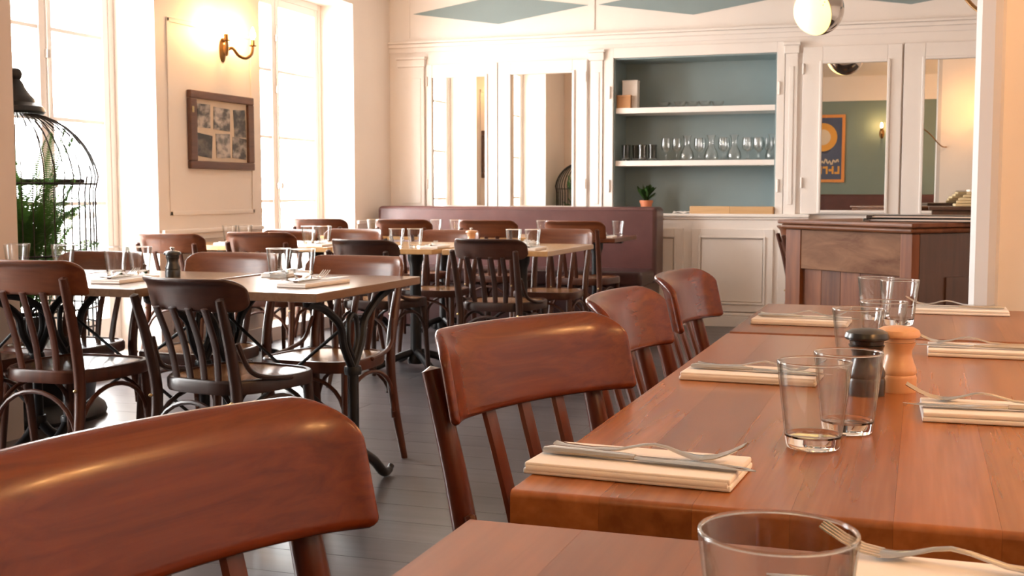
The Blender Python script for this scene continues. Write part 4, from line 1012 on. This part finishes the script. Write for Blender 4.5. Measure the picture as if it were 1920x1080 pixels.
# ------------------------------------------------------------------ poster and bench on the teal wall (seen in the mirror)
po = thing('framed_poster', 'orange-framed blue poster with a yellow ring, seen in the mirror', 'poster', (-1.60, -1.0, 1.82), R(180))
pw2, ph2 = 0.36, 0.56
for nm, a in (('frame_rail', (-pw2, pw2, ph2 - 0.05, ph2)), ('frame_rail', (-pw2, pw2, -ph2, -ph2 + 0.05)), ('frame_stile', (-pw2, -pw2 + 0.05, -ph2 + 0.05, ph2 - 0.05)), ('frame_stile', (pw2 - 0.05, pw2, -ph2 + 0.05, ph2 - 0.05))):
    obj(nm, bx(a[0], a[1], -0.03, -0.001, a[2], a[3], 0.004), M['orange'], po)
sh = obj('poster_sheet', bx(-pw2 + 0.045, pw2 - 0.045, -0.012, -0.003, -ph2 + 0.045, ph2 - 0.045), M['pblue'], po, False)
def disc(r0, r1, x, z, y, mat, nm):
    b = nb(); lathe(b, [(r0, 0), (r1, 0), (r1, 0.0012), (r0, 0.0012), (r0, 0)] if r0 > 0 else [(0, 0), (r1, 0), (r1, 0.0012), (0, 0.0012)], 36)
    for v in b.verts: v.co = Vector((v.co.x + x, y - v.co.z, v.co.y + z))
    obj(nm, b, mat, sh, False)
disc(0.0, 0.10, -0.04, 0.02, -0.0122, M['pnavy'], 'printed_spot'); disc(0.13, 0.235, -0.0, 0.19, -0.0136, M['pyellow'], 'printed_ring'); disc(0, 0.13, 0.0, 0.19, -0.0125, M['pcream'], 'printed_disc')
b = nb(); pts = [Vector((-0.26 + 0.52 * i / 40, -0.0135, -0.22 + 0.035 * math.sin(i * 1.3) + 0.02 * math.sin(i * 0.5))) for i in range(41)]
tube(b, pts, 0.011, 6); obj('printed_script', b, M['pcream'], sh)
b = nb()
for i in range(6):
    x = -0.28 + i * 0.095
    box(b, x, x + 0.03, -0.0140, -0.0121, -0.42, -0.29); box(b, x + 0.03, x + 0.08, -0.0140, -0.0121, -0.42 + 0.045 * (i % 3), -0.385 + 0.045 * (i % 3))
obj('printed_lettering', b, M['pyellow'], sh, False)
wb2 = thing('wall_bench', 'oxblood bench along the teal wall, seen only in the mirror', 'banquette', (0, 0, 0))
obj('backrest', bx(-3.4, 1.25, -0.98, -0.80, 0.4, 1.06, 0.03, 3), M['leather'], wb2); obj('seat_cushion', bx(-3.4, 1.25, -0.80, -0.36, 0.36, 0.47, 0.03, 3), M['leatherd'], wb2)
obj('base', bx(-3.38, 1.23, -0.95, -0.40, 0, 0.362), M['leatherd'], wb2, False)

# ------------------------------------------------------------------ bird cage with a fern
CX, CY, CR = -4.145, 4.735, 0.352
cg = thing('bird_cage', 'tall domed black wire bird cage by the left window', 'cage', (CX, CY, 0))
b = nb(); lathe(b, [(0, 0.0), (CR + 0.02, 0), (CR + 0.03, 0.02), (CR + 0.02, 0.05), (CR - 0.03, 0.09), (CR - 0.02, 0.16), (CR + 0.02, 0.22), (CR + 0.025, 0.27), (CR, 0.285), (0, 0.285)], 36); obj('base', b, M['iron'], cg)
def dome(z):
    if z <= 1.12: return CR
    f = (z - 1.12) / 0.36
    return CR * math.sqrt(max(0.0, 1 - min(1, f) ** 2)) * 0.97 + 0.03
wb_ = nb()
for k in range(46):
    a = 2 * math.pi * k / 46; pts = []
    for z in [0.285, 0.7, 1.1] + [1.12 + 0.36 * math.sin(R(90) * i / 10) for i in range(1, 11)]:
        r = dome(z); pts.append((r * math.cos(a), r * math.sin(a), z))
    tube(wb_, pts, 0.0036, 4, False)
o = obj('wires', wb_, M['wire'], cg); o['kind'] = 'stuff'
for z in (0.36, 0.45, 0.54, 0.80, 1.14):
    b = nb(); n = 40
    lathe(b, [(CR + 0.004, z - 0.005), (CR + 0.009, z), (CR + 0.004, z + 0.005), (CR - 0.001, z), (CR + 0.004, z - 0.005)], 40); obj('hoop', b, M['wire'], cg)
b = nb(); tube(b, [(-0.28, -0.23, 1.155), (0.16, 0.28, 1.155)], 0.011, 8); obj('perch', b, M['wire'], cg)
b = nb(); lathe(b, [(0, 1.475), (0.125, 1.475), (0.135, 1.485), (0.125, 1.51), (0.09, 1.53), (0.085, 1.55), (0.07, 1.565), (0.045, 1.60), (0.035, 1.625), (0.024, 1.64), (0.03, 1.65), (0.034, 1.668), (0.026, 1.688), (0.012, 1.695), (0, 1.697)], 28); obj('roof_cap', b, M['iron'], cg)
fe = thing('potted_fern', 'dense green fern filling the bird cage', 'plant', (CX, CY, 0.2855))
b = nb(); lathe(b, [(0, 0), (0.10, 0), (0.135, 0.19), (0.142, 0.19), (0.142, 0.215), (0.128, 0.215), (0.126, 0.19), (0, 0.185)], 24); obj('pot', b, M['iron'], fe)
b = nb(); lathe(b, [(0, 0.2), (0.126, 0.195), (0.12, 0.188), (0, 0.186)], 18); obj('soil', b, M['soil'], fe)
def frond_bm(L, droop, npair):
    b = nb(); pts = []
    for i in range(15):
        f = i / 14
        pts.append(Vector((L * (0.30 * f + 0.55 * f * f) * droop, 0, L * (f - 0.42 * droop * f * f * f))))
    tube(b, pts, [0.0032 * (1 - 0.8 * i / 14) for i in range(15)], 4, False)
    for i in range(npair):
        f = 0.16 + 0.84 * i / npair; k = f * 14; j = min(13, int(k)); p_ = pts[j].lerp(pts[j + 1], k - j); t_ = (pts[j + 1] - pts[j]).normalized()
        ll = 0.080 * math.sin(math.pi * (0.12 + 0.86 * f)) ** 0.8 + 0.012
        for s in (-1, 1):
            d_ = (Vector((0, s, 0)) * 0.85 + t_ * 0.55 + Vector((0, 0, -0.18))).normalized(); w_ = t_ * 0.0048
            v = [b.verts.new(p_), b.verts.new(p_ + d_ * ll * 0.4 + w_), b.verts.new(p_ + d_ * ll + Vector((0, 0, -0.02))), b.verts.new(p_ + d_ * ll * 0.4 - w_)]
            b.faces.new(v)
    return b
fm = []
for i in range(5):
    o = obj('frond', frond_bm(0.50 + 0.06 * i, (0.55, 0.75, 0.45, 0.85, 0.3)[i], 36 + 3 * i), M['leaf'], fe, True, 80, loc=(0.03 * math.cos(i * 1.3), 0.03 * math.sin(i * 1.3), 0.19), rot=(0, 0, i * 1.26)); fm.append(o.data)
for i in range(5, 90):
    a = i * 2.399; rr = (0.13 if math.cos(a) > -0.15 else 0.08) * math.sqrt(rnd.random())
    o = inst('frond', fm[i % 5], fe, (rr * math.cos(a), rr * math.sin(a), 0.188 + 0.36 * (i % 10) / 10), (rnd.uniform(-.14, .14), rnd.uniform(-0.16, 0.10), a))
    k = rnd.uniform(0.62, 0.98); hd = (0.50 + 0.06 * (i % 5)) * 0.85 * (0.55, 0.75, 0.45, 0.85, 0.3)[i % 5]
    o.scale = (min(k * 0.9, (0.27 if math.cos(a) > -0.15 else 0.15) / hd), k, k)
